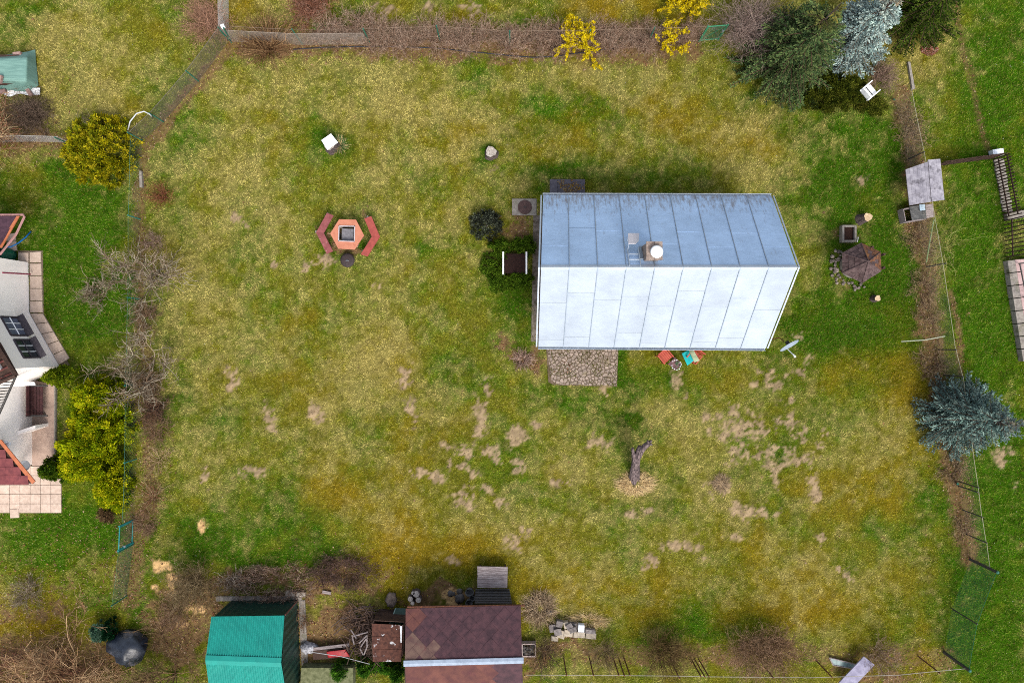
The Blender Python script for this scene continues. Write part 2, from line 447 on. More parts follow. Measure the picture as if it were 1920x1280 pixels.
# nothing grows under the buildings
for (a, b, c2, d2) in ((1030,380,1425,640),(410,1130,545,1300),(775,1115,965,1300),(-100,600,50,870),(-100,490,52,600)):
    keep &= ~((bu > a) & (bu < c2) & (bv > b) & (bv < d2))
bx, by, bu, bv = bx[keep], by[keep], bu[keep], bv[keep]
f = {k: v[keep] for k, v in f.items()}
n = len(bx)
t1 = lambda c: np.tile(c, (n, 1))
live = mixc(t1(c_olive), t1(c_green), np.clip(f['green'] + rng.normal(0, .18, n), 0, 1))
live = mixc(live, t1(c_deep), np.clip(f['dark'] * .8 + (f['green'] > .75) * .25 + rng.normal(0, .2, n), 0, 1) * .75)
live = mixc(live, t1(c_ochre), np.clip(f['ochre'] + rng.normal(0, .15, n), 0, 1) * .85)
pd = np.clip(.05 + .80 * f['dry'], 0, .92)      # share of withered blades
isdry = np.clip(pd + (rng.random(n) - .5) * .55, 0, 1)
bc = mixc(live, c_straw * rng.uniform(.7, .98, (n, 1)), isdry * .92)
bc = np.where((rng.random(n) < f['brown'] * .5)[:, None], c_brown * 1.1, bc)
tuft = vnoise(bu, bv, 3.2, 901) * .5 + vnoise(bu, bv, 6.0, 902) * .3 + vnoise(bu, bv, 13.0, 903) * .2
bc *= 1.36 * rng.uniform(.84, 1.16, (n, 1)) * (.34 + 1.32 * tuft)[:, None]
hgt = rng.uniform(.022, .05, n) * (1 + .9 * np.clip(f['green'] + f['dark'] * .5 - .4, 0, 1)); run = rng.uniform(.035, .10, n); wid = rng.uniform(.008, .018, n)
an = rng.uniform(0, 2 * np.pi, n); ca, sa = np.cos(an), np.sin(an)
z0 = (f['n3'] - .5) * .05 - .022
V = np.empty((n, 3, 3), np.float32)
V[:, 0] = np.stack((bx - sa * wid, by + ca * wid, z0), 1)
V[:, 1] = np.stack((bx + sa * wid, by - ca * wid, z0), 1)
V[:, 2] = np.stack((bx + ca * run, by + sa * run, z0 + hgt), 1)
grass = np_mesh('grass', V.reshape(-1, 3), np.arange(n * 3).reshape(-1, 3), M_GRASS, col=bc)
tag(grass, 'short patchy lawn grass, green, olive and dry straw tones', 'grass', kind='stuff')

def flakes(name, n, prob, cols, size, label, cat, lift=.03, seedk=0, tilt=.5):
    x = rng.uniform(-26, 26, n); y = rng.uniform(-17.6, 17.6, n)
    u = x / S + 960; v = 640 - y / S
    ff = fields(u, v)
    k = rng.random(n) < prob(u, v, ff)
    k &= ~((u > 1015) & (u < 1440) & (v > 370) & (v < 648))
    x, y, u, v = x[k], y[k], u[k], v[k]; m = len(x)
    z = on_ground(u, v) + lift + rng.uniform(0, .02, m)
    a = rng.uniform(0, 2 * np.pi, m); s = rng.uniform(size[0], size[1], m); w = s * rng.uniform(.4, .8, m)
    tz = rng.uniform(-tilt, tilt, m) * s; tz2 = rng.uniform(-tilt, tilt, m) * w
    d1 = np.stack((np.cos(a) * s, np.sin(a) * s, tz), 1); d2 = np.stack((-np.sin(a) * w, np.cos(a) * w, tz2), 1)
    c = np.stack((x, y, z), 1)
    V = np.stack((c - d1, c - d2 * .8, c + d1, c + d2), 1).reshape(-1, 3)
    cc = np.array([alb(q) for q in cols]); col = cc[rng.integers(0, len(cc), m)] * rng.uniform(.7, 1.25, (m, 1))
    o = np_mesh(name, V, np.arange(m * 4).reshape(-1, 4), M_LEAF, col=col)
    return tag(o, label, cat, kind='stuff')
LEAFSPOT = [(90,1090,150,90,.5),(120,260,100,40,.6),(230,1060,40,80,1.),(280,850,40,120,.6),(1740,92,1,1,0),(600,1080,120,40,.6),(520,95,120,20,.8),(1020,85,120,18,.8),(1790,890,26,40,1.),(150,1040,80,60,.5),(60,180,60,40,.4),(640,1190,80,50,.3),(984,405,24,20,1.2)]
flakes('fallen_leaves', 300000, lambda u, v, ff: np.clip(ff['brown'] * .34 + blobs(u, v, LEAFSPOT) * .3, 0, 1),
       [(190,150,120),(160,112,84),(206,176,146),(126,84,62),(150,120,96),(176,130,92)], (.022, .058), 'dry brown fallen leaves lying along the fences and hedges', 'leaves')
flakes('soil_crumbs', 420000, lambda u, v, ff: np.clip(ff['soil'], 0, 1) * .42 + ff['sand'] * .4,
       [(146,120,96),(178,154,130),(116,94,74),(194,172,146),(160,136,112)], (.012, .034), 'loose crumbs of bare earth on the worn lawn patches', 'soil', lift=.03)
flakes('pale_specks', 26000, lambda u, v, ff: np.where((u < 420) | (u > 1700), .15, .02) + .08 * (v > 1000) * (u < 400),
       [(226,216,180),(240,236,220),(200,190,140)], (.012, .026), 'tiny pale leaf scraps and daisies scattered over the grass', 'scraps', lift=.045)
# ------------------------------------------------------------------ common colours
W = mat('white_paint', (.72,.73,.74), (.60,.61,.63), rough=.6, scale=5)
M_galv = mat('galvanised_steel', (.42,.47,.53), (.34,.39,.45), rough=.45, metallic=.5, scale=8)
M_dark = mat('dark_steel', (.05,.045,.042), (.03,.028,.026), rough=.6, scale=12)
M_rust = mat('rusty_steel', alb((120,74,52)), alb((84,50,38)), rough=.9, scale=14, c3=alb((150,96,60)), c3_scale=5)
M_conc = mat('old_concrete', alb((168,160,150)), alb((136,128,120)), rough=.95, scale=9, bump=.3, c3=alb((110,108,84)), c3_scale=2.2, obj_var=.08)
M_wood_grey = mat('weathered_wood', alb((188,176,174)), alb((118,102,100)), rough=.9, scale=3, stretch=(1.2, 22, 10), obj_var=.12, bump=.3)
M_wood_dark = mat('dark_brown_wood', alb((92,66,54)), alb((58,42,36)), rough=.85, scale=3, stretch=(4, 14, 4), obj_var=.15)
M_green_steel = mat('green_painted_steel', alb((52,128,104)), alb((40,100,84)), rough=.6, scale=10)
M_wire = mat('galvanised_wire', (.44,.43,.41), (.34,.33,.32), rough=.6, scale=20)
M_wire_green = mat('green_coated_wire', alb((44,120,84)), alb((34,96,66)), rough=.6, scale=20)

# ------------------------------------------------------------------ the cottage with the sheet metal roof
HE, HR = 2.6, 5.45
A1, A2 = G(1018, 366, HE), G(1447, 367, HE)      # top eave
B1, B2 = G(1009, 650, HE), G(1436, 653, HE)      # bottom eave
R1, R2 = G(1014, 501, HR), G(1495, 501, HR)      # ridge
# the gable ends are plumb: carry the ridge ends straight over the eave ends
cott = thing('cottage', 'cottage with pale blue sheet metal gable roof in the middle of the lawn', 'house', G(1215, 510, 0))
def sheetmat(name, base, dirt):
    m = bpy.data.materials.new(name); nt, p = nodes_of(m); L = nt.links
    tc = nt.nodes.new('ShaderNodeTexCoord')
    n1 = nt.nodes.new('ShaderNodeTexNoise'); n1.inputs['Scale'].default_value = .9; n1.inputs['Detail'].default_value = 6; n1.inputs['Roughness'].default_value = .6
    n2 = nt.nodes.new('ShaderNodeTexNoise'); n2.inputs['Scale'].default_value = 3.0; n2.inputs['Detail'].default_value = 10; n2.inputs['Roughness'].default_value = .75
    mp = nt.nodes.new('ShaderNodeMapping'); mp.inputs['Scale'].default_value = (3.0, .7, .7)
    L.new(tc.outputs['Object'], n1.inputs[0]); L.new(tc.outputs['Object'], mp.inputs[0]); L.new(mp.outputs[0], n2.inputs[0])
    r1 = nt.nodes.new('ShaderNodeMapRange'); r1.inputs['From Min'].default_value = .3; r1.inputs['From Max'].default_value = .7; r1.inputs['To Min'].default_value = .86; r1.inputs['To Max'].default_value = 1.1
    L.new(n1.outputs['Fac'], r1.inputs[0])
    oi = nt.nodes.new('ShaderNodeObjectInfo'); r3 = nt.nodes.new('ShaderNodeMapRange'); r3.inputs['To Min'].default_value = .96; r3.inputs['To Max'].default_value = 1.04
    L.new(oi.outputs['Random'], r3.inputs[0])
    mu = nt.nodes.new('ShaderNodeMath'); mu.operation = 'MULTIPLY'; L.new(r1.outputs[0], mu.inputs[0]); L.new(r3.outputs[0], mu.inputs[1])
    hs = nt.nodes.new('ShaderNodeHueSaturation'); hs.inputs['Color'].default_value = (*base, 1); L.new(mu.outputs[0], hs.inputs['Value'])
    r2 = nt.nodes.new('ShaderNodeMapRange'); r2.inputs['From Min'].default_value = .58; r2.inputs['From Max'].default_value = .78; r2.inputs['To Max'].default_value = dirt
    sx = nt.nodes.new('ShaderNodeSeparateXYZ'); L.new(tc.outputs['Object'], sx.inputs[0])   # soot and lichen gather along the upper eave
    re = nt.nodes.new('ShaderNodeMapRange'); re.inputs['From Min'].default_value = 1.8; re.inputs['From Max'].default_value = 3.05; re.inputs['To Max'].default_value = .2
    L.new(sx.outputs['Y'], re.inputs[0])
    ad = nt.nodes.new('ShaderNodeMath'); ad.operation = 'ADD'; L.new(n2.outputs['Fac'], ad.inputs[0]); L.new(re.outputs[0], ad.inputs[1])
    L.new(ad.outputs[0], r2.inputs[0])
    mx = nt.nodes.new('ShaderNodeMix'); mx.data_type = 'RGBA'; L.new(r2.outputs[0], mx.inputs['Factor']); L.new(hs.outputs[0], mx.inputs['A']); mx.inputs['B'].default_value = (.15, .125, .11, 1)
    L.new(mx.outputs['Result'], p.inputs['Base Color'])
    p.inputs['Metallic'].default_value = .35; p.inputs['Roughness'].default_value = .5
    bp = nt.nodes.new('ShaderNodeBump'); bp.inputs['Strength'].default_value = .5; bp.inputs['Distance'].default_value = .07
    L.new(n1.outputs['Fac'], bp.inputs['Height']); L.new(bp.outputs[0], p.inputs['Normal'])
    return m
M_sheet = sheetmat('zinc_sheet_clean', (.305, .35, .41), .16)
M_sheet_n = sheetmat('zinc_sheet_weathered_skylit', (.32, .445, .63), .8)  # bluer base paints the sky's reflection onto the north slope; the dirt is soot
M_seam = mat('seam_metal', (.26,.31,.37), (.20,.24,.29), rough=.5, metallic=.4, scale=9)
M_plaster = mat('plaster', alb((214,200,178)), alb((196,182,160)), rough=.95, scale=4, bump=.1)
def slope(P1, P2, Q1, Q2, name, mt, joints):
    """P = ridge ends, Q = eave ends; nine columns of sheets"""
    nrm = np.cross(P2 - P1, Q1 - P1); nrm /= np.linalg.norm(nrm)
    if nrm[2] < 0: nrm = -nrm
    pt = lambda a, b: (P1 * (1-a) + P2 * a) * (1-b) + (Q1 * (1-a) + Q2 * a) * b
    deck = MB().slab([pt(0,0) - nrm*.03, pt(1,0) - nrm*.03, pt(1,1) - nrm*.03, pt(0,1) - nrm*.03], .10).build('roof_deck', M_wood_dark, cott)
    NC = 9
    for i in range(NC):
        a0, a1 = i / NC + .0012, (i+1) / NC - .0012
        js = [0.0] + joints[i] + [1.0]
        for b0, b1 in zip(js[:-1], js[1:]):
            mb = MB()
            e = .0022 if name == 'north' else .0012
            lo, hi = nrm * .004, nrm * (.012 if name == 'north' else .007)     # lower end laps over the next sheet
            mb.slab([pt(a0, b0 + e) + lo, pt(a1, b0 + e) + lo, pt(a1, b1 - e) + hi, pt(a0, b1 - e) + hi], .006)
            mb.build('roof_sheet', mt, deck)
    for i in range(1, NC):
        a = i / NC
        d = (pt(a, 1) - pt(a, 0)); d /= np.linalg.norm(d); s = np.cross(d, nrm) * .014
        p0, p1 = pt(a, .004), pt(a, .998)
        mb = MB()
        top = nrm * .035
        mb.poly([p0 - s, p1 - s, p1 - s + top, p0 - s + top]); mb.poly([p0 + s + top, p1 + s + top, p1 + s, p0 + s]); mb.poly([p0 - s + top, p1 - s + top, p1 + s + top, p0 + s + top]); mb.poly([p1 - s, p1 + s, p1 + s + top, p1 - s + top])
        mb.build('standing_seam', M_seam, deck)
    return deck
jn = [[.28,.72],[.52],[.48,.93],[.42,.92],[.3,.70],[.47,.96],[.26,.76],[.45,.90],[.27,.72]]
js_ = [[.42,.90],[.30,.86],[.38],[.34,.80],[.46,.94],[.27,.78],[.46,.92],[.36,.86],[.5]]
slope(R1, R2, A1, A2, 'north', M_sheet_n, [[1-x for x in reversed([1-y for y in r])] for r in jn])
slope(R1, R2, B1, B2, 'south', M_sheet, js_)
# ridge cap, gable trims, gutters
mb = MB(); e = np.array((0, .10, -.085)); u_ = np.array((0, 0, .035))
mb.slab([R1 + u_, R2 + u_, R2 + e + u_, R1 + e + u_], .01); e2 = e * np.array((1, -1, 1)); mb.slab([R1 + u_, R2 + u_, R2 + e2 + u_, R1 + e2 + u_], .01)
mb.build('ridge_cap', M_sheet, cott)
for (r, q) in ((R1, A1), (R1, B1), (R2, A2), (R2, B2)):
    mb = MB(); sx = -.04 if r is R1 else .04
    o = np.array((sx, 0, .02)); up = np.array((0, 0, -.14))
    mb.slab([r + o, q + o, q + o + (sx*1.5, 0, 0), r + o + (sx*1.5, 0, 0)], .03)
    mb.poly([r + o + (sx*1.5,0,0), q + o + (sx*1.5,0,0), q + o + up + (sx*1.5,0,0), r + o + up + (sx*1.5,0,0)])
    mb.build('gable_trim', M_galv, cott)
for (q1, q2, sy) in ((A1, A2, 1), (B1, B2, -1)):
    mb = MB()
    prof = [(0, .0), (0, -.09), (.05, -.12), (.10, -.09), (.10, .0), (.085, .0), (.085, -.08), (.05, -.105), (.015, -.08), (.015, 0)]
    base = [np.array((0, sy * p[0], p[1] - .03)) for p in prof]
    for i in range(len(base) - 1):
        mb.poly([q1 + base[i], q2 + base[i], q2 + base[i+1], q1 + base[i+1]])
    g = mb.build('gutter', M_galv, cott)
dp = MB().tube([G(1427,652,HE) + (0,-.05,-.12), G(1427,650,2.2), G(1430,625,2.1), G(1432,622,.1)], .04, 8).build('downpipe', M_galv, cott)
# walls under the roof (set back under the eaves)
wz = HE - .12
wl, wr, wt, wbm = A1[0] + .22, A2[0] - .25, A1[1] - .35, B1[1] + .40
mb = MB(); th = .3
yc = (wt + wbm) / 2; pk = HR - .55
mb.prism([(wl, wt), (wr, wt), (wr, wt - th), (wl, wt - th)], -.05, wz); mb.prism([(wl, wbm), (wr, wbm), (wr, wbm + th), (wl, wbm + th)], -.05, wz)
for x0, x1 in ((wl, wl + th), (wr - th, wr)):
    ya, yb = wbm + th + .002, wt - th - .002
    b = len(mb.v)
    mb.poly([(x0, ya, -.05), (x0, yb, -.05), (x0, yb, wz), (x0, yc, pk), (x0, ya, wz)][::-1]); mb.poly([(x1, ya, -.05), (x1, yb, -.05), (x1, yb, wz), (x1, yc, pk), (x1, ya, wz)])
    mb.poly([(x0, yb, wz), (x1, yb, wz), (x1, yc, pk), (x0, yc, pk)]); mb.poly([(x0, yc, pk), (x1, yc, pk), (x1, ya, wz), (x0, ya, wz)])
mb.build('wall', M_plaster, cott)
M_glass = mat('window_glass', (.03,.035,.04), (.02,.025,.03), rough=.08, spec=.6)
for (x, y, sy) in ((wl+2.2, wbm-.02, -1), (wl+5.2, wbm-.02, -1), (wl+7.6, wbm-.02, -1), (wl+3.5, wt+.02, 1), (wl+7, wt+.02, 1)):
    fr = MB(); w_, h_ = 1.2, 1.1
    for dx, dz, sx, sz in ((-w_/2, 0, .08, h_), (w_/2, 0, .08, h_), (0, h_/2, w_, .08), (0, -h_/2, w_, .08), (0, 0, .05, h_)):
        fr.box((x + dx, y + sy*.02, 1.45 + dz), (sx, .08, sz))
    wo_ = fr.build('window', W, cott); MB().box((x, y + sy*.005, 1.45), (w_ - .05, .03, h_ - .05)).build('pane', M_glass, wo_)
dr = MB().box((wl + .95, wbm - .02, 1.0), (.95, .07, 2.0)).build('door', M_wood_dark, cott); MB().box((wl + 1.3, wbm - .08, 1.0), (.12, .05, .03)).build('handle', M_galv, dr)
# chimney
M_brick = mat('chimney_render', alb((176,158,146)), alb((140,124,114)), rough=.95, scale=14, bump=.4, c3=alb((96,74,62)), c3_scale=4)
cc = G(1227, 470, 5.9)
chim = MB().box((cc[0], cc[1], 5.1), (.54, .62, 1.5)).build('chimney', M_brick, cott)
for k in (-1, 1):
    MB().box((cc[0] + k * .157, cc[1], 5.88), (.304, .70, .06)).build('cap_slab', M_brick, chim)
mb = MB().lathe((cc[0] + .03, cc[1] - .04, 5.91), [(.10, 0), (.10, .14), (.12, .16)], 16)
pip = mb.build('flue', M_galv, chim)
mb = MB().lathe((cc[0] + .05, cc[1] - .06, 6.05), [(.23, 0.02), (.245, .05), (.2, .10), (.10, .14), (.01, .155)], 28)
M_capw = mat('white_enamel', (.82,.83,.84), (.78,.79,.80), rough=.4)
mb.build('cowl', M_capw, chim, smooth=True)
# roof ladder, standing plate and hatch on the upper slope
nu = np.cross(R2 - R1, A1 - R1); nu /= np.linalg.norm(nu); nu = nu if nu[2] > 0 else -nu
def on_slope(u, v, off=0.0):
    o = np.array((0, 0, CAMH)); d = G(u, v, 0) - o
    t = np.dot(R1 - o, nu) / np.dot(d, nu)
    return o + d * t + nu * off
lad = MB()
for (u0, v0, u1, v1) in ((1176, 470, 1180, 500), (1196, 468, 1201, 500)):
    lad.tube([on_slope(u0, v0, .10), on_slope(u1, v1, .06)], .022, 6)
for (u0, u1, v) in ((1178, 1196, 480), (1179, 1198, 490)):
    lad.tube([on_slope(u0, v, .10), on_slope(u1, v, .10)], .022, 6)
lad.build('roof_ladder', M_galv, cott)
q = [on_slope(1175, 452, .42), on_slope(1196, 452, .42), on_slope(1195, 465, .40), on_slope(1190, 470, .38), on_slope(1176, 470, .38)]
h = MB().slab(q, .03).build('hatch_lid', mat('lid_grey', (.44,.42,.44), (.36,.35,.37), rough=.7, scale=14), cott)
MB().tube([on_slope(1176, 453, .40), on_slope(1176, 453, -.02)], .015).tube([on_slope(1195, 453, .40), on_slope(1195, 453, -.02)], .015).tube([on_slope(1177, 469, .37), on_slope(1177, 469, -.02)], .015).build('lid_post', M_galv, h)
fl = MB().slab([on_slope(1198, 462, .03), on_slope(1207, 462, .03), on_slope(1211, 487, .03), on_slope(1200, 487, .03)], .02).build('foot_plate', M_seam, cott)
MB().tube([on_slope(1196, 487, .05), on_slope(1213, 488, .05), on_slope(1245, 487, .03)], .012).tube([on_slope(1206, 461, .06), on_slope(1211, 488, .06)], .012).build('lightning_wire', M_galv, cott)
# satellite dish on an arm at the lower gable
dish = thing('satellite_dish', 'grey satellite dish on an arm at the lower right roof corner', 'satellite dish', G(1445, 636, 2.3))
dc = G(1478, 645, 2.6); ax = np.array((.42, -.84, .34)); ax /= np.linalg.norm(ax)
e1 = np.cross(ax, (0, 0, 1)); e1 /= np.linalg.norm(e1); e2 = np.cross(ax, e1)
mb = MB(); nr, na = 6, 32
ring = lambda r, off: [tuple(dc + e1 * r * math.cos(2*math.pi*k/na) + e2 * r * 1.08 * math.sin(2*math.pi*k/na) + ax * off) for k in range(na)]
prev = None
for i in range(nr + 1):
    r = .42 * max(i / nr, .02); b = len(mb.v); mb.v += ring(r, .10 * (i / nr) ** 2)
    if prev is not None:
        for k in range(na): mb.f.append((prev + k, prev + (k+1) % na, b + (k+1) % na, b + k))
    prev = b
b = len(mb.v); mb.v += ring(.435, .075)
for k in range(na): mb.f.append((prev + k, prev + (k+1) % na, b + (k+1) % na, b + k))
mb.build('reflector', mat('dish_grey', (.22,.26,.32), (.19,.23,.29), rough=.5, scale=3), dish, smooth=True)
lf = dc + ax * .62 + np.array((.02, 0, -.22))
arm = MB().tube([dc - e2 * .42 * (1 if e2[2] > 0 else -1) * 1.0 + ax * .08, lf], .018).build('feed_arm', W, dish)
MB().tube([lf - ax * .03, lf + ax * .05], .045, 10).tube([lf - ax * .10, lf - ax * .05], .03, 8).build('receiver', W, arm)
mb = MB().tube([G(1436, 636, 2.3), G(1450, 635, 2.35), G(1462, 633, 2.4), G(1470, 640, 2.6)], .022, 8)
mb.build('wall_arm', M_rust, dish); MB().box(dc - ax * .08, (.14, .12, .12), .5).build('bracket', M_dark, dish)

# concrete apron on the left of the cottage, slab at the upper eave
ap = MB().prism([G(1000, 404), G(1020, 404), G(1022, 640), G(996, 640)], -.06, .02).build('apron', mat('apron_concrete', alb((140,128,118)), alb((96,86,76)), rough=.95, scale=6, c3=alb((70,66,44)), c3_scale=2), None)
tag(ap, 'narrow concrete apron strip along the left cottage wall', 'pavement', kind='structure')
st = thing('doorstep', 'dark grey slab step with mossy patches at the upper cottage eave', 'step', G(1064, 350))
for (a, b) in ((1031, 1045.4), (1045.8, 1097)):
    MB().prism([G(a,336,.12), G(b,336,.12), G(b,374,.12), G(a,374,.12)], -.05, .13, .01).build('slab', mat('step_slate', alb((104,100,108)), alb((84,80,88)), rough=.85, scale=8, obj_var=.08), st)
def mossy(name, u0, u1, v0, v1, n, cols, z, parent=None, size=(.02,.06)):
    x = rng.uniform(u0, u1, n); y = rng.uniform(v0, v1, n); k = fbm(x, y, 12, 311, 3) > .52; x, y = x[k], y[k]; m = len(x)
    p = np.stack(((x-960)*S, (640-y)*S, np.full(m, z) + rng.uniform(0, .02, m)), 1)
    a = rng.uniform(0, 6.3, m); s = rng.uniform(*size, m)
    d1 = np.stack((np.cos(a)*s, np.sin(a)*s, rng.uniform(-.02,.02,m)), 1); d2 = np.stack((-np.sin(a)*s*.3, np.cos(a)*s*.3, rng.uniform(-.01,.01,m)), 1)
    V = np.stack((p-d1, p-d2, p+d1, p+d2), 1).reshape(-1, 3); cc_ = np.array([alb(c) for c in cols])
    return np_mesh(name, V, np.arange(m*4).reshape(-1,4), M_LEAF, parent, col=cc_[rng.integers(0, len(cc_), m)])
o = mossy('moss', 1044, 1095, 338, 363, 420, [(176,134,50),(206,180,130),(140,104,40)], .145, st); o['kind'] = 'stuff'

# ------------------------------------------------------------------ flagstone patio: every stone its own piece
M_stone = mat('patio_stone', alb((176,158,144)), alb((146,130,118)), rough=.9, scale=7, bump=.25, obj_var=.2, c3=alb((150,136,106)), c3_scale=2.5)
patio = MB().prism([G(1024,646), G(1160,646), G(1157,725), G(1040,722), G(1028,716)], -.06, -.012).build('patio', mat('patio_joints', alb((124,104,88)), alb((96,84,62)), rough=1, scale=12), None)
tag(patio, 'crazy paving flagstone terrace below the lower cottage eave', 'patio', kind='structure')
def clip(poly, p, nrm):
    out = []
    for i in range(len(poly)):
        a, b = poly[i], poly[(i+1) % len(poly)]
        da, db = np.dot(a - p, nrm), np.dot(b - p, nrm)
        if da <= 0: out.append(a)
        if da * db < 0: out.append(a + (b - a) * da / (da - db))
    return out
pb = [G(1025,648)[:2], G(1159,648)[:2], G(1156,723)[:2], G(1046,721)[:2], G(1034,712)[:2]]
prng = np.random.default_rng(5)
seeds = []
for _try in range(5000):
    p = np.array((prng.uniform(1022, 1162), prng.uniform(645, 726)))
    if all(np.hypot(*(p - q)) > prng.choice((4.4, 5.6, 7.8)) for q in seeds): seeds.append(p)
ws_ = [G(p[0], p[1])[:2] for p in seeds]
for i, c in enumerate(ws_):
    poly = [np.array(q) for q in pb]
    for j, d in enumerate(ws_):
        if j != i and np.hypot(*(d - c)) < 1.2 and poly:
            nn = d - c; L = np.hypot(*nn); nn /= L
            poly = clip(poly, (c + d) / 2 - nn * prng.uniform(.008, .020), nn)
    if len(poly) < 3: continue
    z = prng.uniform(-.002, .02)
    MB().prism([p + prng.normal(0, .006, 2) for p in poly], -.05, z, .012).build('stone', M_stone, patio)

o = mossy('joint_weeds', 1026, 1158, 655, 724, 2600, [(120,124,50),(96,104,40),(140,116,90)], .022, patio, (.015,.04)); o['kind'] = 'stuff'
# ------------------------------------------------------------------ hexagonal grill table with two chevron benches
M_terra = mat('terracotta_paint', alb((214,142,112)), alb((200,126,98)), rough=.75, scale=3, c3=alb((190,110,84)), c3_scale=3)
M_red1 = mat('red_bench_paint', alb((176,82,72)), alb((158,70,62)), rough=.7, scale=5, c3=alb((150,70,62)), c3_scale=4)
M_red2 = mat('faded_bench_paint', alb((158,88,88)), alb((134,70,70)), rough=.8, scale=6, c3=alb((196,160,156)), c3_scale=5, c3_lo=.62, c3_hi=.72)
tb = thing('grill_table', 'salmon hexagonal garden table with a square grill box in its middle', 'table', G(650, 439))
hx = [(619,438),(636,411),(667.5,412),(682.5,441),(665,468),(634,466)]
top = [G(u, v, .72) for u, v in hx]
ctr = sum(top) / 6
hole = [G(636,424,.72), G(665.5,424.5,.72), G(664.5,453,.72), G(635,452,.72)]
mb = MB()
ang = lambda p: math.atan2(p[1]-ctr[1], p[0]-ctr[0])
ring_o = sorted(top, key=ang); ring_h = sorted(hole, key=ang)
# top board as six wedges with the square hole left open
import itertools
def inner_pt(p):
    d = p - ctr; best = None
    for i in range(4):
        a, b = ring_h[i], ring_h[(i+1) % 4]
        M2 = np.array([[d[0], a[0]-b[0]], [d[1], a[1]-b[1]]])
        try: t, s = np.linalg.solve(M2, np.array([a[0]-ctr[0], a[1]-ctr[1]]))
        except Exception: continue
        if t > 0 and -1e-6 <= s <= 1+1e-6: best = ctr + d * t
    return best
allp = sorted([(ang(p), p) for p in ring_o] + [(ang(p), None, p) for p in ring_h], key=lambda t: t[0])
def outer_pt(p):
    d = p - ctr
    for i in range(6):
        a, b = ring_o[i], ring_o[(i+1) % 6]
        M2 = np.array([[d[0], a[0]-b[0]], [d[1], a[1]-b[1]]])
        t, s = np.linalg.solve(M2, np.array([a[0]-ctr[0], a[1]-ctr[1]]))
        if t > 0 and -1e-6 <= s <= 1+1e-6: return ctr + d * t
pairs = [((t[1], inner_pt(t[1])) if t[1] is not None else (outer_pt(t[2]), t[2])) for t in allp]
for i in range(len(pairs)):
    (o1, i1), (o2, i2) = pairs[i], pairs[(i+1) % len(pairs)]
    for dz, fl in ((0, 1), (-.05, -1)):
        q = [o1, o2, i2, i1]; q = [np.array((p[0], p[1], .72 + dz)) for p in q]
        mb.poly(q if fl > 0 else q[::-1])
    mb.poly([(o1[0],o1[1],.67),(o2[0],o2[1],.67),(o2[0],o2[1],.72),(o1[0],o1[1],.72)]); mb.poly([(i2[0],i2[1],.67),(i1[0],i1[1],.67),(i1[0],i1[1],.72),(i2[0],i2[1],.72)])
mb.build('table_top', M_terra, tb)
# white frame, ash pan, pedestal
fr = MB()
hq = ring_h
for i in range(4):
    a, b = hq[i], hq[(i+1) % 4]; d = b - a; L = np.linalg.norm(d); m_ = (a + b) / 2
    fr.box((m_[0], m_[1], .735), (L + .03, .035, .06), math.atan2(d[1], d[0]))
fr.build('grill_frame', mat('greyish_frame', (.42,.37,.38), (.34,.30,.31), rough=.7), tb)
MB().box((ctr[0]-.02, ctr[1]+.01, .50), (.54, .56, .06), R(-2)).build('grill_pan', mat('ash_grey', (.16,.155,.17), (.11,.105,.115), rough=.9, scale=9), tb)
mb = MB()
for i in range(6):
    a = i * math.pi / 3
    mb.box((ctr[0] + .50*math.cos(a), ctr[1] + .50*math.sin(a), .33), (.30, .08, .68), a + math.pi/2)
mb.box((ctr[0], ctr[1], .2), (.6,.6,.3)); mb.build('pedestal', M_conc, tb)
def chevron(name, label, pts_o, pts_i, m_):
    t = thing(name, label, 'bench', G(*pts_o[1]))
    for k in range(2):
        q = [G(*pts_o[k], .44), G(*pts_o[k+1], .44), G(*pts_i[k+1], .44), G(*pts_i[k], .44)]
        c_ = sum(q) / 4; q = [c_ + (p - c_) * .995 for p in q]
        MB().slab(q, .05).build('seat', m_, t)
    for k, w in ((0, .15), (1, .5), (2, .15)):
        p = (G(*pts_o[k], 0) * .5 + G(*pts_i[k], 0) * .5); c_ = (G(*pts_o[1]) + G(*pts_i[1])) / 2; p = p + (c_ - p) * (.12 if k != 1 else 0)
        MB().box((p[0], p[1], .18), (.22, .10, .40), R((60, 0, -60)[k])).build('leg', M_conc, t)
chevron('chevron_bench', 'faded dull red chevron bench left of the hexagonal table', [(613,399),(592.5,436),(612.5,476)], [(625.5,404),(607,437),(624.5,471)], M_red2)
chevron('chevron_bench', 'bright red chevron bench right of the hexagonal table', [(696,405),(712.5,443.5),(689,481)], [(683,410),(697,444),(676,477)], M_red1)
lid = thing('fire_bowl', 'round black fire bowl with lid on the lawn below the hexagonal table', 'fire bowl', G(654, 489))
c0 = G(654, 489)
MB().lathe((c0[0], c0[1], 0), [(.20, -.02), (.29, .10), (.33, .24)], 28).build('bowl', M_dark, lid)
MB().lathe((c0[0], c0[1], .245), [(.325, 0), (.33, .03), (.25, .055), (.08, .07), (.03, .075)], 28).build('cover', mat('sooty_lid', (.035,.022,.022), (.022,.015,.015), rough=.7, scale=10, c3=(.12,.08,.07), c3_scale=7, c3_lo=.62, c3_hi=.7), lid, smooth=True)
MB().tube([(c0[0]-.05, c0[1]-.05, .32), (c0[0]-.04, c0[1]-.02, .36), (c0[0]+.04, c0[1]-.02, .36), (c0[0]+.05, c0[1]-.05, .32)], .012).build('handle', M_galv, lid)

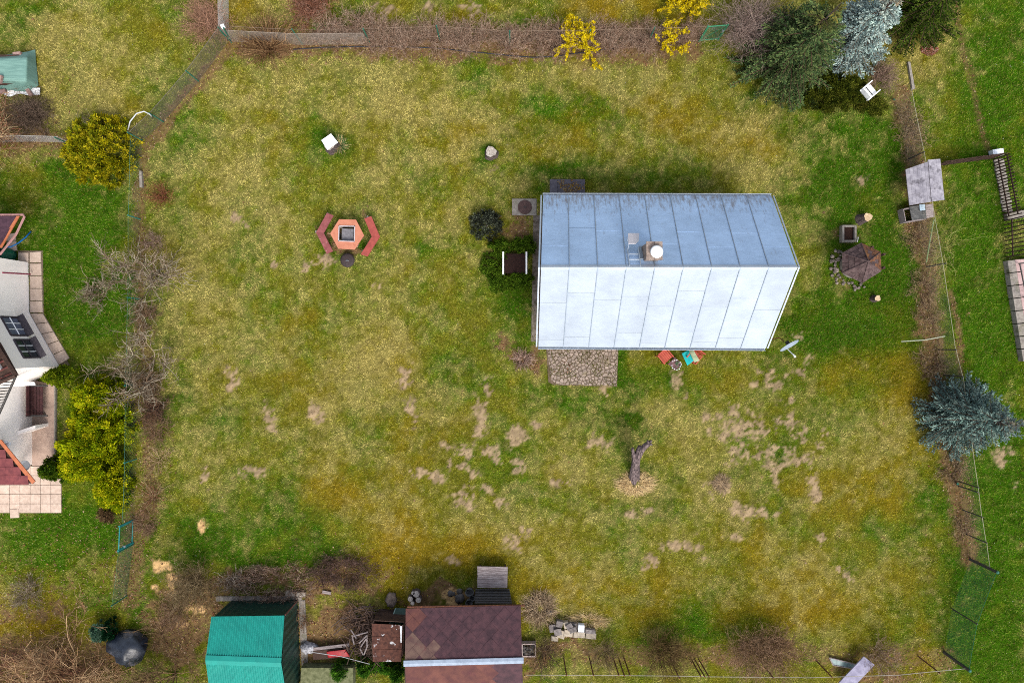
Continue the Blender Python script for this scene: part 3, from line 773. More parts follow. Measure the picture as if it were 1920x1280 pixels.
# ------------------------------------------------------------------ stumps, trunk, white box
M_bark = mat('bark', alb((112,96,92)), alb((62,52,52)), rough=.95, scale=4, stretch=(6, 6, .9), bump=.8)
M_cut = mat('cut_wood', alb((222,196,160)), alb((190,160,124)), rough=.9, scale=9, c3=alb((140,110,80)), c3_scale=4)
M_cut_old = mat('old_cut_wood', alb((206,196,186)), alb((150,138,126)), rough=.95, scale=12, c3=alb((170,134,80)), c3_scale=3)
def stump(u, v, r, h, label, cut, lean=(0, 0)):
    p = G(u, v); t = thing('tree_stump', label, 'stump', p)
    nn = 22; mb = MB(); b = 0
    ph = random.random() * 6
    rad = lambda k, s: s * (1 + .10 * math.sin(3*2*math.pi*k/nn + ph) + .06 * math.sin(7*2*math.pi*k/nn))
    lv = [(-.05, 1.35), (.05, 1.15), (h*.5, 1.0), (h, .97)]
    for (z, s) in lv:
        for k in range(nn):
            a = 2*math.pi*k/nn; q = rad(k, r*s); mb.v.append((p[0] + q*math.cos(a) + lean[0]*z, p[1] + q*math.sin(a) + lean[1]*z, z))
    for i in range(len(lv)-1):
        for k in range(nn): k2=(k+1)%nn; mb.f.append((i*nn+k, i*nn+k2, (i+1)*nn+k2, (i+1)*nn+k))
    mb.build('bark', M_bark, t, smooth=True)
    mb = MB(); mb.v = [(p[0] + rad(k, r*.93)*math.cos(2*math.pi*k/nn) + lean[0]*h, p[1] + rad(k, r*.93)*math.sin(2*math.pi*k/nn) + lean[1]*h, h+.012) for k in range(nn)]; mb.v.append((p[0]+lean[0]*h, p[1]+lean[1]*h, h+.004))
    mb.f = [(k, (k+1)%nn, nn) for k in range(nn)]
    mb.v += [(x, y, h-.03) for (x, y, _) in mb.v[:nn]]; mb.f += [(nn+1+k, nn+1+(k+1)%nn, (k+1)%nn, k) for k in range(nn)]
    mb.build('cut_face', cut, t)
    return t
stump(921, 288, .26, .32, 'grey weathered tree stump standing alone above the cottage left corner', M_cut_old)
stump(1613, 412, .20, .42, 'short tree stump with a pale sawn top above the brown hexagonal roof', M_cut, (.35, .12))
stump(1638, 560, .14, .36, 'thin tree stump with a pale sawn top below the brown hexagonal roof', M_cut)
stump(622, 274, .30, .42, 'dark tree stump carrying the white lid on the upper left lawn', M_cut_old)
wb_ = thing('board_cover', 'white hinged board lid lying tilted on a stump, upper left lawn', 'cover', G(618, 268, .45))
q = [G(602.5,263,.52), G(620.5,250.5,.58), G(633.5,267,.58), G(613.8,281.5,.5)]
mid0, mid1 = (q[0]*.45 + q[1]*.55), (q[3]*.45 + q[2]*.55)
MB().slab([q[0], mid0 - (mid0-q[0])*.02, mid1 - (mid1-q[3])*.02, q[3]], .03).build('board', W, wb_); MB().slab([mid0 + (q[1]-mid0)*.02, q[1], q[2], mid1 + (q[2]-mid1)*.02], .03).build('board', W, wb_)
MB().box(((q[0]+q[2])/2)[:2].tolist() + [.47], (.3, .06, .08), .6).build('batten', W, wb_)

tr = thing('dead_trunk', 'leaning dead grey tree trunk with broken forked top on the lower lawn', 'tree trunk', G(1191, 893))
def limb(pts, rad, n=14, seed=0, parent=tr, name='trunk', mt=M_bark, groove=.22):
    r_ = np.random.default_rng(seed); P = [np.array(p, float) for p in pts]
    # resample
    T = np.linspace(0, len(P)-1, 5*len(P)); Q = []; RR = []
    for t in T:
        i = min(int(t), len(P)-2); f_ = t - i
        Q.append(P[i]*(1-f_) + P[i+1]*f_); RR.append(rad[i]*(1-f_) + rad[i+1]*f_)
    mb = MB()
    ph = r_.random(3) * 6
    for i, p in enumerate(Q):
        d = Q[min(i+1, len(Q)-1)] - Q[max(i-1, 0)]; d /= np.linalg.norm(d)
        a0 = np.array((1., 0, 0)); e1 = np.cross(d, a0); e1 /= np.linalg.norm(e1); e2 = np.cross(d, e1)
        for k in range(n):
            a = 2*math.pi*k/n
            s = RR[i] * (1 + groove*math.sin(2*a + ph[0] + .05*i) * .6 + groove*.6*math.sin(5*a + ph[1]) + r_.normal(0, .05))
            mb.v.append(tuple(p + s*(math.cos(a)*e1 + math.sin(a)*e2)))
    for i in range(len(Q)-1):
        for k in range(n): k2=(k+1)%n; mb.f.append((i*n+k2, i*n+k, (i+1)*n+k, (i+1)*n+k2))
    mb.f.append(tuple(range(n))); mb.f.append(tuple((len(Q)-1)*n + k for k in range(n))[::-1])
    return mb.build(name, mt, parent, smooth=True)
M_trunk = mat('dead_trunk_bark', alb((140,122,120)), alb((58,48,50)), rough=.95, scale=5, stretch=(5, 1.0, 1.0), bump=.8)
limb([G(1191,898,-.1), G(1191,882,.5), G(1194,860,1.2), G(1202,843,1.6)], [.26,.19,.15,.14], seed=1, mt=M_trunk, groove=.42)
limb([G(1202,844,1.6), G(1210,835,1.8), G(1218,830,1.95)], [.14,.13,.10], seed=2, mt=M_trunk)
limb([G(1190,872,.9), G(1188,852,1.4), G(1186,840,1.65)], [.12,.09,.06], seed=3, name='broken_limb', mt=M_trunk)
limb([G(1190,862,1.15), G(1197,845,1.5), G(1200,836,1.68)], [.12,.10,.07], seed=4, name='broken_limb', mt=M_trunk)
for i, (u, v) in enumerate(((1222,833),(1221,826),(1214,826))):
    limb([G(1216,831,1.9), G(u, v, 2.05)], [.07,.05], seed=10+i, name='knot', mt=M_trunk, n=8)

# ------------------------------------------------------------------ manhole, raised planter in the juniper
mh = thing('manhole', 'round rusty manhole cover in a concrete square left of the cottage', 'manhole', G(984, 389))
MB().prism([G(960,373), G(1006,373), G(1006,404), G(960,404)], -.05, .05, .01).build('concrete_ring', M_conc, mh)
p = G(984, 389); cov = MB().lathe((p[0], p[1], .05), [(.33, 0), (.33, .03), (.31, .045)], 32).build('cover', mat('cast_iron', alb((96,72,68)), alb((74,54,52)), rough=.8, scale=16, bump=.4), mh)
MB().box((p[0], p[1], .10), (.12, .03, .02)).build('handle', M_dark, cov)
pl = thing('planter', 'dark planter box with two white side boards inside the low juniper', 'planter', G(965, 492))
p0, p1 = G(945, 476, .5), G(985, 509, .5)
for u in (943.5, 987): 
    q = G(u, 493, .55); MB().box((q[0], q[1], .30), (.07, 1.02, .62)).build('side_board', W, pl)
q0, q1 = G(945.5, 475, .5), G(985, 511, .5)
MB().prism([(q0[0],q0[1]), (q1[0],q0[1]), (q1[0],q1[1]), (q0[0],q1[1])], -.05, .36).build('soil', mat('dark_mulch', alb((52,28,22)), alb((30,16,14)), rough=1, scale=24, bump=.6), pl)

# ------------------------------------------------------------------ garden chairs by the lower eave
M_redch = mat('orange_red_paint', alb((202,92,72)), alb((186,78,60)), rough=.6, scale=6)
def chair(label, u, v, rz, m_, covered=False):
    p = G(u, v); t = thing('garden_chair', label, 'chair', p)
    c, s = math.cos(rz), math.sin(rz)
    def w(x, y, z): return (p[0] + c*x - s*y, p[1] + s*x + c*y, z)
    for i in range(5): MB().box(w(-.19 + .095*i, 0, .42), (.085, .46, .025), rz).build('seat_slat', m_, t)
    MB().box(w(0, .225, .41), (.52, .03, .06), rz).box(w(0, -.225, .41), (.52, .03, .06), rz).build('seat_frame', m_, t)
    for x in (-.25, .25):
        for y in (-.21, .21): MB().box(w(x*.98, y, .2), (.045, .045, .40), rz).build('leg', m_, t)
        MB().box(w(x*1.04, 0, .60), (.05, .50, .03), rz).build('armrest', m_, t)
        MB().box(w(x*1.04, -.2, .50), (.04, .04, .18), rz).build('arm_post', m_, t)
    for i in range(4): MB().box(w(-.18 + .12*i, .265 + .03, .68), (.08, .03, .50), rz, R(-8)).build('back_slat', m_, t)
    MB().box(w(0, .335, .94), (.52, .04, .06), rz).build('back_rail', m_, t)
    return t
chair('orange red slatted garden chair below the lower eave, left of the little table', 1243, 667.5, R(40), M_redch)
chair('red garden chair under the turquoise cloth, right of the little table', 1296, 668, R(-38), M_redch)
def cloth(name, label, poly, m_, hfun, n=16, cat='cloth'):
    """a draped sheet: quad (photo px) subdivided, heights from hfun(s,t)"""
    a, b, c, d = [np.array(q, float) for q in poly]; mb = MB()
    for j in range(n+1):
        for i in range(n+1):
            s, t = i/n, j/n
            uv = (a*(1-s)+b*s)*(1-t) + (d*(1-s)+c*s)*t
            h = hfun(s, t); g = G(uv[0], uv[1], h); mb.v.append(tuple(g))
    for j in range(n):
        for i in range(n): q = j*(n+1)+i; mb.f.append((q, q+1, q+n+2, q+n+1)[::-1])
    o = mb.build(name, m_, None, smooth=True)
    mod = o.modifiers.new('thick', 'SOLIDIFY'); mod.thickness = .012
    return tag(o, label, cat)
M_turq = mat('turquoise_cloth', alb((30,196,196)), alb((20,176,180)), rough=.8, scale=4)
M_sage = mat('sage_cloth', alb((172,184,150)), alb((148,160,128)), rough=.9, scale=5)
cloth('turquoise_cloth', 'turquoise cushion cloth draped over the right garden chair seat', [(1278,662),(1292,656),(1301,676),(1289,685)], M_turq, lambda s, t: .47 + .03*math.sin(5*s+2*t) - .10*max(0, t-.8)*5*.3 + .06*(1-s)*t)
cloth('sage_cloth', 'pale sage green cloth hanging over the right garden chair back', [(1291,656),(1300,656.5),(1312,676),(1302,679)], M_sage, lambda s, t: .74 + .05*math.sin(4*t+s) + .12*s*(1-t) - .12*(1-s))
lt = thing('side_table', 'small square purple brown table between the two garden chairs', 'table', G(1266, 681))
tp = [G(1265,669.5,.45), G(1279,680.5,.45), G(1267,694,.45), G(1253,682.5,.45)]
MB().slab(tp, .04).build('table_top', mat('purple_brown_paint', alb((132,96,98)), alb((112,80,84)), rough=.7, scale=7), lt)
cm = sum(tp)/4
for q in tp: q2 = cm + (q-cm)*.85; MB().box((q2[0], q2[1], .2), (.04,.04,.42), .8).build('leg', M_wood_dark, lt)
wr_ = thing('wreath', 'round wreath of white candles with a green centre on the little table', 'wreath', (cm[0]+.03, cm[1]-.03, .45))
for i in range(13):
    if i in (2, 6): continue
    a = i * 2*math.pi/13; r_ = random.uniform(.20, .25); MB().lathe((cm[0]+.03+r_*math.cos(a), cm[1]-.03+r_*math.sin(a), .452), [(.028,0),(.028,random.uniform(.05,.10)),(.02,.11)], 8).build('candle', W, wr_)
o = mossy('greenery', 1261, 1273, 677, 687, 260, [(110,130,100),(130,150,120),(90,110,84)], .50, None, (.02,.05)); o.parent = wr_; o.matrix_parent_inverse = wr_.matrix_world.inverted(); o.location = -np.array(wr_.location); o['kind'] = 'stuff'

# white chair under the spruces
wc = thing('white_chair', 'white slatted garden chair beside the blue spruce and yew', 'chair', G(1627, 173))
p = G(1629, 171.5, .45); rz = R(40)
def wcp(x, y, z): return (p[0] + math.cos(rz)*x - math.sin(rz)*y, p[1] + math.sin(rz)*x + math.cos(rz)*y, z)
MB().box(wcp(-.125, 0, .44), (.245, .50, .03), rz).build('seat_board', W, wc); MB().box(wcp(.155, 0, .44), (.21, .50, .03), rz).build('seat_board', W, wc)
for y in (-.28, .28):
    MB().box(wcp(0, y, .58), (.74, .05, .035), rz).build('armrest', W, wc)
    for x in (-.26, .26): MB().box(wcp(x, y, .28), (.045, .045, .58), rz).build('leg', W, wc)
MB().box(wcp(-.30, 0, .62), (.035, .52, .34), rz).build('backrest', W, wc)

# ------------------------------------------------------------------ well house with the hexagonal shingled roof
wl_ = thing('well_house', 'hexagonal well roof of dark brown shingles right of the cottage', 'well', G(1604, 498))
M_shing = mat('brown_shingle', alb((100,82,80)), alb((72,56,56)), rough=.9, scale=9, obj_var=.22, c3=alb((58,36,36)), c3_scale=4)
M_shing_moss = mat('mossy_rusty_shingle', alb((134,88,60)), alb((84,58,44)), rough=.95, scale=7, obj_var=.2, c3=alb((150,104,50)), c3_scale=3)
apx = G(1627.5, 490, 2.35)
eave = [G(u, v, 1.75) for u, v in ((1579,475),(1614,456),(1650,473),(1651,508),(1616,530),(1580,511))]
for s in range(6):
    a, b = eave[s], eave[(s+1) % 6]
    nrm = np.cross(b - a, apx - a); nrm /= np.linalg.norm(nrm); nrm = nrm if nrm[2] > 0 else -nrm
    sec = MB().slab([a, b, apx], .04).build('roof_panel', M_wood_dark, wl_)
    rows = 4
    for r_ in range(rows):
        t0, t1_ = r_/rows, (r_+1)/rows + .03
        t1_ = min(t1_, .985)
        l0, r0 = a + (apx-a)*t0, b + (apx-b)*t0; l1, r1 = a + (apx-a)*t1_, b + (apx-b)*t1_
        m = max(1, 4 - r_)
        for k in range(m):
            f0, f1 = k/m + .008, (k+1)/m - .008
            off0, off1 = nrm*(.03 + random.uniform(0, .01)), nrm*.012
            MB().slab([l0+(r0-l0)*f0+off0, l0+(r0-l0)*f1+off0, l1+(r1-l1)*f1+off1, l1+(r1-l1)*f0+off1], .01).build('shingle', M_shing_moss if s in (1,2) and random.random() < .75 else M_shing, sec)
    MB().tube([a + (0,0,.04), apx + (0,0,.05)], .022, 6).build('hip_cap', M_shing, sec)
cb = G(1599, 497)
for k in range(6):
    a = k*math.pi/3 + .5; MB().box((cb[0]+.60*math.cos(a), cb[1]+.60*math.sin(a), .9), (.09,.09,1.75), a).build('post', M_wood_dark, wl_)
MB().lathe((cb[0], cb[1], 0), [(.62,-.05),(.62,.72),(.50,.72),(.50,.55)], 28).build('well_ring', M_conc, wl_)
M_peb = mat('pebble', alb((150,138,128)), alb((100,90,84)), rough=.9, scale=8, obj_var=.3)
def rock(mb, c, r, n=(7, 5), sq=.7, seed=0):
    q = np.random.default_rng(seed); b = len(mb.v); na, nb = n
    for j in range(1, nb):
        th = math.pi*j/nb
        for i in range(na):
            a = 2*math.pi*i/na; k = r*(1+q.normal(0,.14)); mb.v.append((c[0]+k*math.sin(th)*math.cos(a), c[1]+k*math.sin(th)*math.sin(a), c[2]+k*sq*math.cos(th)))
    mb.v += [(c[0],c[1],c[2]+r*sq), (c[0],c[1],c[2]-r*sq)]; t_, bt = len(mb.v)-2, len(mb.v)-1
    for j in range(nb-2):
        for i in range(na): i2=(i+1)%na; mb.f.append((b+j*na+i, b+(j+1)*na+i, b+(j+1)*na+i2, b+j*na+i2))
    for i in range(na): i2=(i+1)%na; mb.f.append((b+i, b+i2, t_)); mb.f.append((b+(nb-2)*na+i2, b+(nb-2)*na+i, bt))
    return mb
ring_t = thing('stone_ring', 'ring of rough pale stones around the well house foot', 'stones', cb)
for k in range(44):
    a = random.uniform(R(130), R(300)); r_ = random.uniform(.75, 1.12)
    rock(MB(), (cb[0]+r_*math.cos(a), cb[1]+r_*math.sin(a)-.05, .03), random.uniform(.04,.09), seed=k).build('stone', M_peb, ring_t, smooth=False)
tro = thing('trough', 'small open earth filled trough above the well house', 'trough', G(1592, 437))
for (u, v, su, sv) in ((1580.5,438,3.5,32),(1603.5,438,3.5,32),(1592,424,20,3.5),(1592,452,20,3.5)):
    q = G(u, v, .25); MB().box((q[0], q[1], .12), (su*S, sv*S*.97, .34)).build('side', M_conc, tro)
q = G(1592, 438, .2); MB().box((q[0], q[1], .06), (.50, .62, .16)).build('soil', mat('trough_mud', alb((70,44,32)), alb((44,28,22)), rough=1, scale=12), tro)
MB().tube([G(1607,454,.1), G(1609,445,.8)], .02).build('pipe', W, tro)

# ------------------------------------------------------------------ grey outhouse and cold frame by the right fence
M_eternit = mat('grey_fibre_cement', alb((184,180,188)), alb((146,142,152)), rough=.9, scale=5, c3=alb((92,88,96)), c3_scale=2.6, c3_lo=.52, c3_hi=.66, detail=10)
oh = thing('outhouse', 'small grey outhouse with a two slope roof beside the right fence', 'shed', G(1715, 345))
L4 = [G(1698,318,1.15), G(1740.5,303,1.4), G(1747,378,1.4), G(1705,385,1.15)]
R4 = [G(1740.5,299.5,1.43), G(1763,298,1.25), G(1771,374.5,1.25), G(1747,378,1.43)]
for q, nm in ((L4, 6), (R4, 3)):
    base = MB().slab([p - (0,0,.02) for p in q], .04).build('roof_panel', M_wood_grey, oh)
    for k in range(nm):
        f0, f1 = k/nm + .003, (k+1)/nm - .003
        lp = lambda a, b, t: a + (b-a)*t
        MB().slab([lp(q[0],q[1],f0), lp(q[0],q[1],f1), lp(q[3],q[2],f1), lp(q[3],q[2],f0)], .012).build('roof_sheet', M_eternit, base)
wp = [G(1705,322,0), G(1752,306,0), G(1758,366,0), G(1711,374,0)]
wp = [G(1704,326), G(1730,318), G(1735,376), G(1709,381)]
for i in range(4):
    a, b = wp[i], wp[(i+1)%4]; nb = 7
    for k in range(nb):
        f0, f1 = k/nb+.006, (k+1)/nb-.006; p0, p1 = a+(b-a)*f0, a+(b-a)*f1
        d = (b-a)/np.linalg.norm(b-a); nn = np.array((d[1],-d[0],0))*.02
        MB().prism([p0[:2], p1[:2], (p1+nn)[:2], (p0+nn)[:2]], -.03, 1.12).build('wall_board', M_wood_grey, oh)
cf = thing('cold_frame', 'low grey cold frame box with a ribbed clear lid below the outhouse', 'cold frame', G(1722, 400))
q = [G(1705,387,.5), G(1750,382,.5), G(1750.5,407,.5), G(1710,413,.5)]
lp = lambda a, b, t: a + (b-a)*t
M_ribs = mat('ribbed_clear_sheet', alb((132,132,130)), alb((100,100,98)), rough=.3, scale=3, stretch=(1,14,1))
M_glasspane = mat('pale_glass', alb((200,222,236)), alb((186,210,228)), rough=.15, spec=.6)
for f0, f1, m_ in ((0,.36,M_ribs),(.37,.66,M_ribs),(.67,1,M_wood_grey)):
    MB().slab([lp(q[0],q[1],f0), lp(q[0],q[1],f1), lp(q[3],q[2],f1), lp(q[3],q[2],f0)], .02).build('lid_panel', m_, cf)
for k in range(12):
    t = (k+.5)/12
    MB().tube([lp(q[0],q[3],t) + (0,0,.012), lp(lp(q[0],q[1],.655), lp(q[3],q[2],.655), t) + (0,0,.012)], .012, 5).build('rib', M_ribs, cf)
MB().slab([G(1724,384,.55), G(1734,383,.55), G(1735,394,.55), G(1725,395,.55)], .015).build('glass_pane', M_glasspane, cf)
for i in range(4):
    a, b = [np.array((p[0]*.985, p[1]*.985, 0)) for p in (q[i], q[(i+1)%4])]
    d = (b-a)/np.linalg.norm(b-a); nn = np.array((d[1],-d[0],0))*.03
    MB().prism([a[:2], b[:2], (b+nn)[:2], (a+nn)[:2]], -.03, .475).build('side_board', M_wood_grey, cf)

# ------------------------------------------------------------------ right edge: picket fences, stepping slabs, terrace corner
def picket(label, a, b, n, h, m_=M_wood_dark, w=.05, rails=2):
    A, B = G(*a), G(*b); t = thing('picket_fence', label, 'fence', A)
    d = (B-A)/np.linalg.norm(B-A); ang_ = math.atan2(d[1], d[0])
    for k in range(n):
        p = A + (B-A)*k/(n-1); MB().box((p[0], p[1], h/2 - .02 + random.uniform(-.02,.02)), (w, .025, h), ang_, R(random.uniform(-2,2))).build('picket', m_, t)
    for k in range(rails):
        z = h*(.25 + .5*k); m2 = (A+B)/2; off = np.array((-d[1], d[0], 0))*.035
        MB().box((m2[0]+off[0], m2[1]+off[1], z), (np.linalg.norm(B-A), .03, .06), ang_).build('rail', m_, t)
    return t
picket('dark picket fence running right from the grey outhouse', (1752,312), (1862,297), 44, .95, w=.045)
picket('dark slatted fence beside the pale slabs at the right edge', (1862,300), (1882,408), 20, 1.15)
picket('lower dark slatted fence above the terrace corner at the right edge', (1884,414), (1886,482), 10, 1.6)
stp = thing('stepping_slabs', 'row of pale stone slabs beneath the slatted fence, right edge', 'slabs', G(1880, 350))
for k in range(13):
    t = k/12; c_ = G(1872 + 16*t, 302 + 92*t); MB().box((c_[0], c_[1], .02), (.42 + .1*random.random(), .16, .07), R(random.uniform(-6,6))).build('slab', M_conc, stp)
c_ = G(1905, 404); MB().box((c_[0], c_[1], .08), (1.1, .32, .2), R(12)).build('slab', M_conc, stp)
gs = tag(MB().box(G(1868,287,.2), (.5, .3, .28), R(8)).build('concrete_block', mat('blue_white_block', (.62,.66,.72), (.5,.54,.6), rough=.8), None), 'pale blue white block at the end of the picket fence', 'block')
ter = thing('terrace', 'raised terrace corner with grey block edge and pink tiles, right edge', 'terrace', G(1900, 560))
M_pink = mat('pink_tile', alb((206,176,172)), alb((186,156,152)), rough=.8, scale=5, obj_var=.08)
for k in range(8):
    t0, t1_ = k/8+.004, (k+1)/8-.004
    e = lambda t, o: (1889 + 30*t + o, 488 + 190*t - o*.12)
    MB().prism([G(*e(t0,0),.3), G(*e(t0,14),.3), G(*e(t1_,14),.3), G(*e(t1_,0),.3)], -.05, .30, .012).build('edge_block', M_conc, ter)
    MB().prism([G(*e(t0,14.6),.3), G(*e(t0,25),.3), G(*e(t1_,25),.3), G(*e(t1_,14.6),.3)], -.05, .28, .008).build('tile', M_pink, ter)
MB().prism([G(1915,486,.3), G(1990,480,.3), G(2020,690,.3), G(1945,690,.3)], -.05, .26).build('floor', M_pink, ter)
gr = thing('metal_trellis', 'black metal frame standing on the pink terrace, right edge', 'trellis', G(1918, 500, .3))
MB().tube([G(1910,494,.35), G(1912,494,.9), G(1945,490,.9), G(1945,490,.3)], .03).tube([G(1912,494,.9), G(1925,560,.9), G(1925,560,.3)], .03).tube([G(1945,490,.9), G(1960,556,.9), G(1960,556,.3)], .03).tube([G(1925,560,.9), G(1960,556,.9)], .03).build('tube_frame', M_dark, gr)
# ------------------------------------------------------------------ bottom edge: green shed, brown shed and the clutter between
gsd = thing('green_shed', 'turquoise green corrugated metal shed at the lower left edge', 'shed', G(485, 1190))
M_turqm = mat('turquoise_sheet', alb((24,160,146)), alb((20,148,136)), rough=.55, scale=2, metallic=.15, c3=alb((46,166,150)), c3_scale=1.2)
M_dkgreen = mat('dark_green_wall', alb((10,62,50)), alb((6,46,38)), rough=.5, scale=3, stretch=(1,1,4), spec=.5)
e1_, e2_ = G(397,1155,2.0), G(534,1153,2.0); r1_, r2_ = G(386,1236,2.45), G(528,1241,2.45); s1_, s2_ = G(396,1312,2.0), G(540,1318,2.0)
def corr(P1, P2, Q1, Q2, m_, parent, ncol, nw, amp=.016):
    """corrugated sheets: P1-P2 top edge, Q1-Q2 lower edge; ncol sheets, nw waves each"""
    nrm = np.cross(P2-P1, Q1-P1); nrm /= np.linalg.norm(nrm); nrm = nrm if nrm[2] > 0 else -nrm
    for c in range(ncol):
        mb = MB(); K = nw*4
        for k in range(K+1):
            t = (c + k/K*1.0)/ncol; t = min(max(t, c/ncol+.001), (c+1)/ncol-.001)
            w = amp*(1 if k % 4 in (0, 1) else -1) + .02 + .006*(c % 2)
            mb.v += [tuple(P1+(P2-P1)*t + nrm*w), tuple(Q1+(Q2-Q1)*t + nrm*w)]
        for k in range(K): mb.f.append((2*k, 2*k+1, 2*k+3, 2*k+2))
        o = mb.build('roof_sheet', m_, parent)
        md = o.modifiers.new('thick', 'SOLIDIFY'); md.thickness = .004
corr(r1_, r2_, e1_, e2_, M_turqm, gsd, 4, 8); corr(r1_, r2_, s1_, s2_, M_turqm, gsd, 4, 8)
up = np.array((0,0,.06)); yo = np.array((0,.20,-.05))
MB().slab([r1_+up, r2_+up, r2_+up+yo, r1_+up+yo], .01).slab([r1_+up, r2_+up, r2_+up-(0,.2,.05), r1_+up-(0,.2,.05)], .01).build('ridge_cap', M_turqm, gsd)
bw = [G(412,1126,0), G(559,1123,0), G(566,1300,0), G(404,1300,0)]
bw = [e1_*(1,1,0)+(.06,-.05,0), e2_*(1,1,0)+(-.06,-.05,0), s2_*(1,1,0)+(-.06,.05,0), s1_*(1,1,0)+(.06,.05,0)]
for i in range(4):
    a, b = bw[i], bw[(i+1)%4]; top_ = 1.97
    mb = MB(); K = 44; d = (b-a)/np.linalg.norm(b-a); nn = np.array((-d[1], d[0], 0))
    for k in range(K+1):
        p = a+(b-a)*k/K + nn*(.012 if k%4 in (0,1) else -.012)
        z = top_ + (.42*(1-abs(2*k/K-1)) if i in (1,3) else 0)
        mb.v += [(p[0],p[1],-.05), (p[0],p[1],z)]
    for k in range(K): mb.f.append((2*k, 2*k+1, 2*k+3, 2*k+2))
    mb.build('wall', M_dkgreen, gsd)
MB().tube([G(559,1124,0), G(535,1152,1.9)], .03).build('downpipe', mat('brown_pipe', alb((132,84,76)), alb((110,68,60)), rough=.6), gsd)
ft = MB()
ft.prism([G(405,1117), G(566,1116), G(566,1124), G(405,1126)], -.05, .03); ft.prism([G(560,1124.3), G(572,1124.3), G(580,1290), G(568,1290)], -.05, .028)
tag(ft.build('shed_footing', M_conc, None), 'concrete strip footing along the green shed walls', 'footing', kind='structure')

bsd = thing('brown_shed', 'shed with dark red brown diamond shingle roof at the bottom edge', 'shed', G(868, 1180))
M_dia = mat('dark_red_shingle', alb((88,56,62)), alb((64,40,48)), rough=.8, scale=4, obj_var=.06, c3=alb((108,66,68)), c3_scale=2.4, c3_lo=.6, c3_hi=.75)
M_dia2 = mat('bleached_shingle', alb((124,98,86)), alb((98,72,68)), rough=.9, scale=3, obj_var=.06, c3=alb((112,66,66)), c3_scale=2)
M_dia3 = mat('rust_orange_shingle', alb((118,74,64)), alb((96,58,56)), rough=.9, scale=3, obj_var=.06, c3=alb((104,58,62)), c3_scale=2)
n1_, n2_ = G(764,1140,2.0), G(976,1137,2.0); d1_, d2_ = G(759,1243,2.65), G(979,1237,2.65); f1_, f2_ = G(758,1330,2.0), G(978,1326,2.0)
def diamonds(P1, P2, Q1, Q2, parent, cell, pick):
    """rhombic shingles between ridge P and eave Q, clipped at the roof edge"""
    X = P2-P1; Lx = np.linalg.norm(X); ex = X/Lx; Y = Q1-P1; Y = Y - ex*np.dot(Y, ex); Ly = np.linalg.norm(Y); ey = Y/Ly
    nrm = np.cross(ex, ey); nrm = nrm if nrm[2] > 0 else -nrm
    deck = MB().slab([P1-nrm*.02, P2-nrm*.02, Q2-nrm*.02, Q1-nrm*.02], .06).build('roof_deck', M_wood_dark, parent)
    ni, nj = int(Lx/cell)+1, int(Ly/cell*2)+2
    for j in range(-1, nj):
        for i in range(-1, ni+1):
            cx = (i + (.5 if j % 2 else 0))*cell; cy = j*cell/2
            poly = [np.array(p) for p in ((cx-cell/2*.993, cy), (cx, cy-cell/2*.993), (cx+cell/2*.993, cy), (cx, cy+cell/2*.993))]
            for pt_, n_ in (((0,0),(-1,0)), ((Lx,0),(1,0)), ((0,0),(0,-1)), ((0,Ly),(0,1))):
                if poly: poly = clip(poly, np.array(pt_, float), np.array(n_, float))
            if len(poly) < 3: continue
            tilt = random.uniform(.006, .016)
            q = [P1 + ex*p[0] + ey*p[1] + nrm*(.002 + tilt*(p[1]-cy+cell/2)/cell) for p in poly]
            a2 = np.linalg.norm(np.cross(q[1]-q[0], q[2]-q[0]))
            if a2 < 1e-4: continue
            MB().slab(q, .006).build('shingle', pick(cx/Lx, cy/Ly), deck)
    return deck
diamonds(d1_, d2_, n1_, n2_, bsd, .62, lambda x, y: M_dia2 if (x < .30 and y < .45 and random.random() < .85) else (M_dia3 if x < .06+.12*y and random.random() < .75 else M_dia))
diamonds(d1_, d2_, f1_, f2_, bsd, .62, lambda x, y: M_dia3 if x < .75 else M_dia)
up = np.array((0,0,.05)); MB().slab([d1_+up-(.05,0,0), d2_+up+(.06,0,0), d2_+up+(.06,.13,-.03), d1_+up+(-.05,.13,-.03)], .012).slab([d1_+up-(.05,0,0), d2_+up+(.06,0,0), d2_+up+(.06,-.13,-.03), d1_+up+(-.05,-.13,-.03)], .012).build('ridge_flashing', mat('dull_flashing', (.24,.29,.36), (.18,.22,.28), rough=.6, scale=5), bsd)
MB().tube([n1_+(-.02,.05,-.05), n2_+(.2,.05,-.05)], .045, 8).build('gutter', M_rust, bsd)
for a, b in ((n1_, n2_), (n2_, f2_), (f2_, f1_), (f1_, n1_)):
    cx_ = (n1_+n2_+f1_+f2_)/4
    a2, b2 = [np.array((p[0]*.94+cx_[0]*.06, p[1]*.70+cx_[1]*.30, 0)) for p in (a, b)]
    K = 9
    for k in range(K):
        p0, p1 = a2+(b2-a2)*(k/K+.004), a2+(b2-a2)*((k+1)/K-.004); d = (b2-a2)/np.linalg.norm(b2-a2); nn = np.array((d[1],-d[0],0))*.03
        MB().prism([p0[:2], p1[:2], (p1+nn)[:2], (p0+nn)[:2]], -.05, 1.93).build('wall_board', M_wood_dark, bsd)

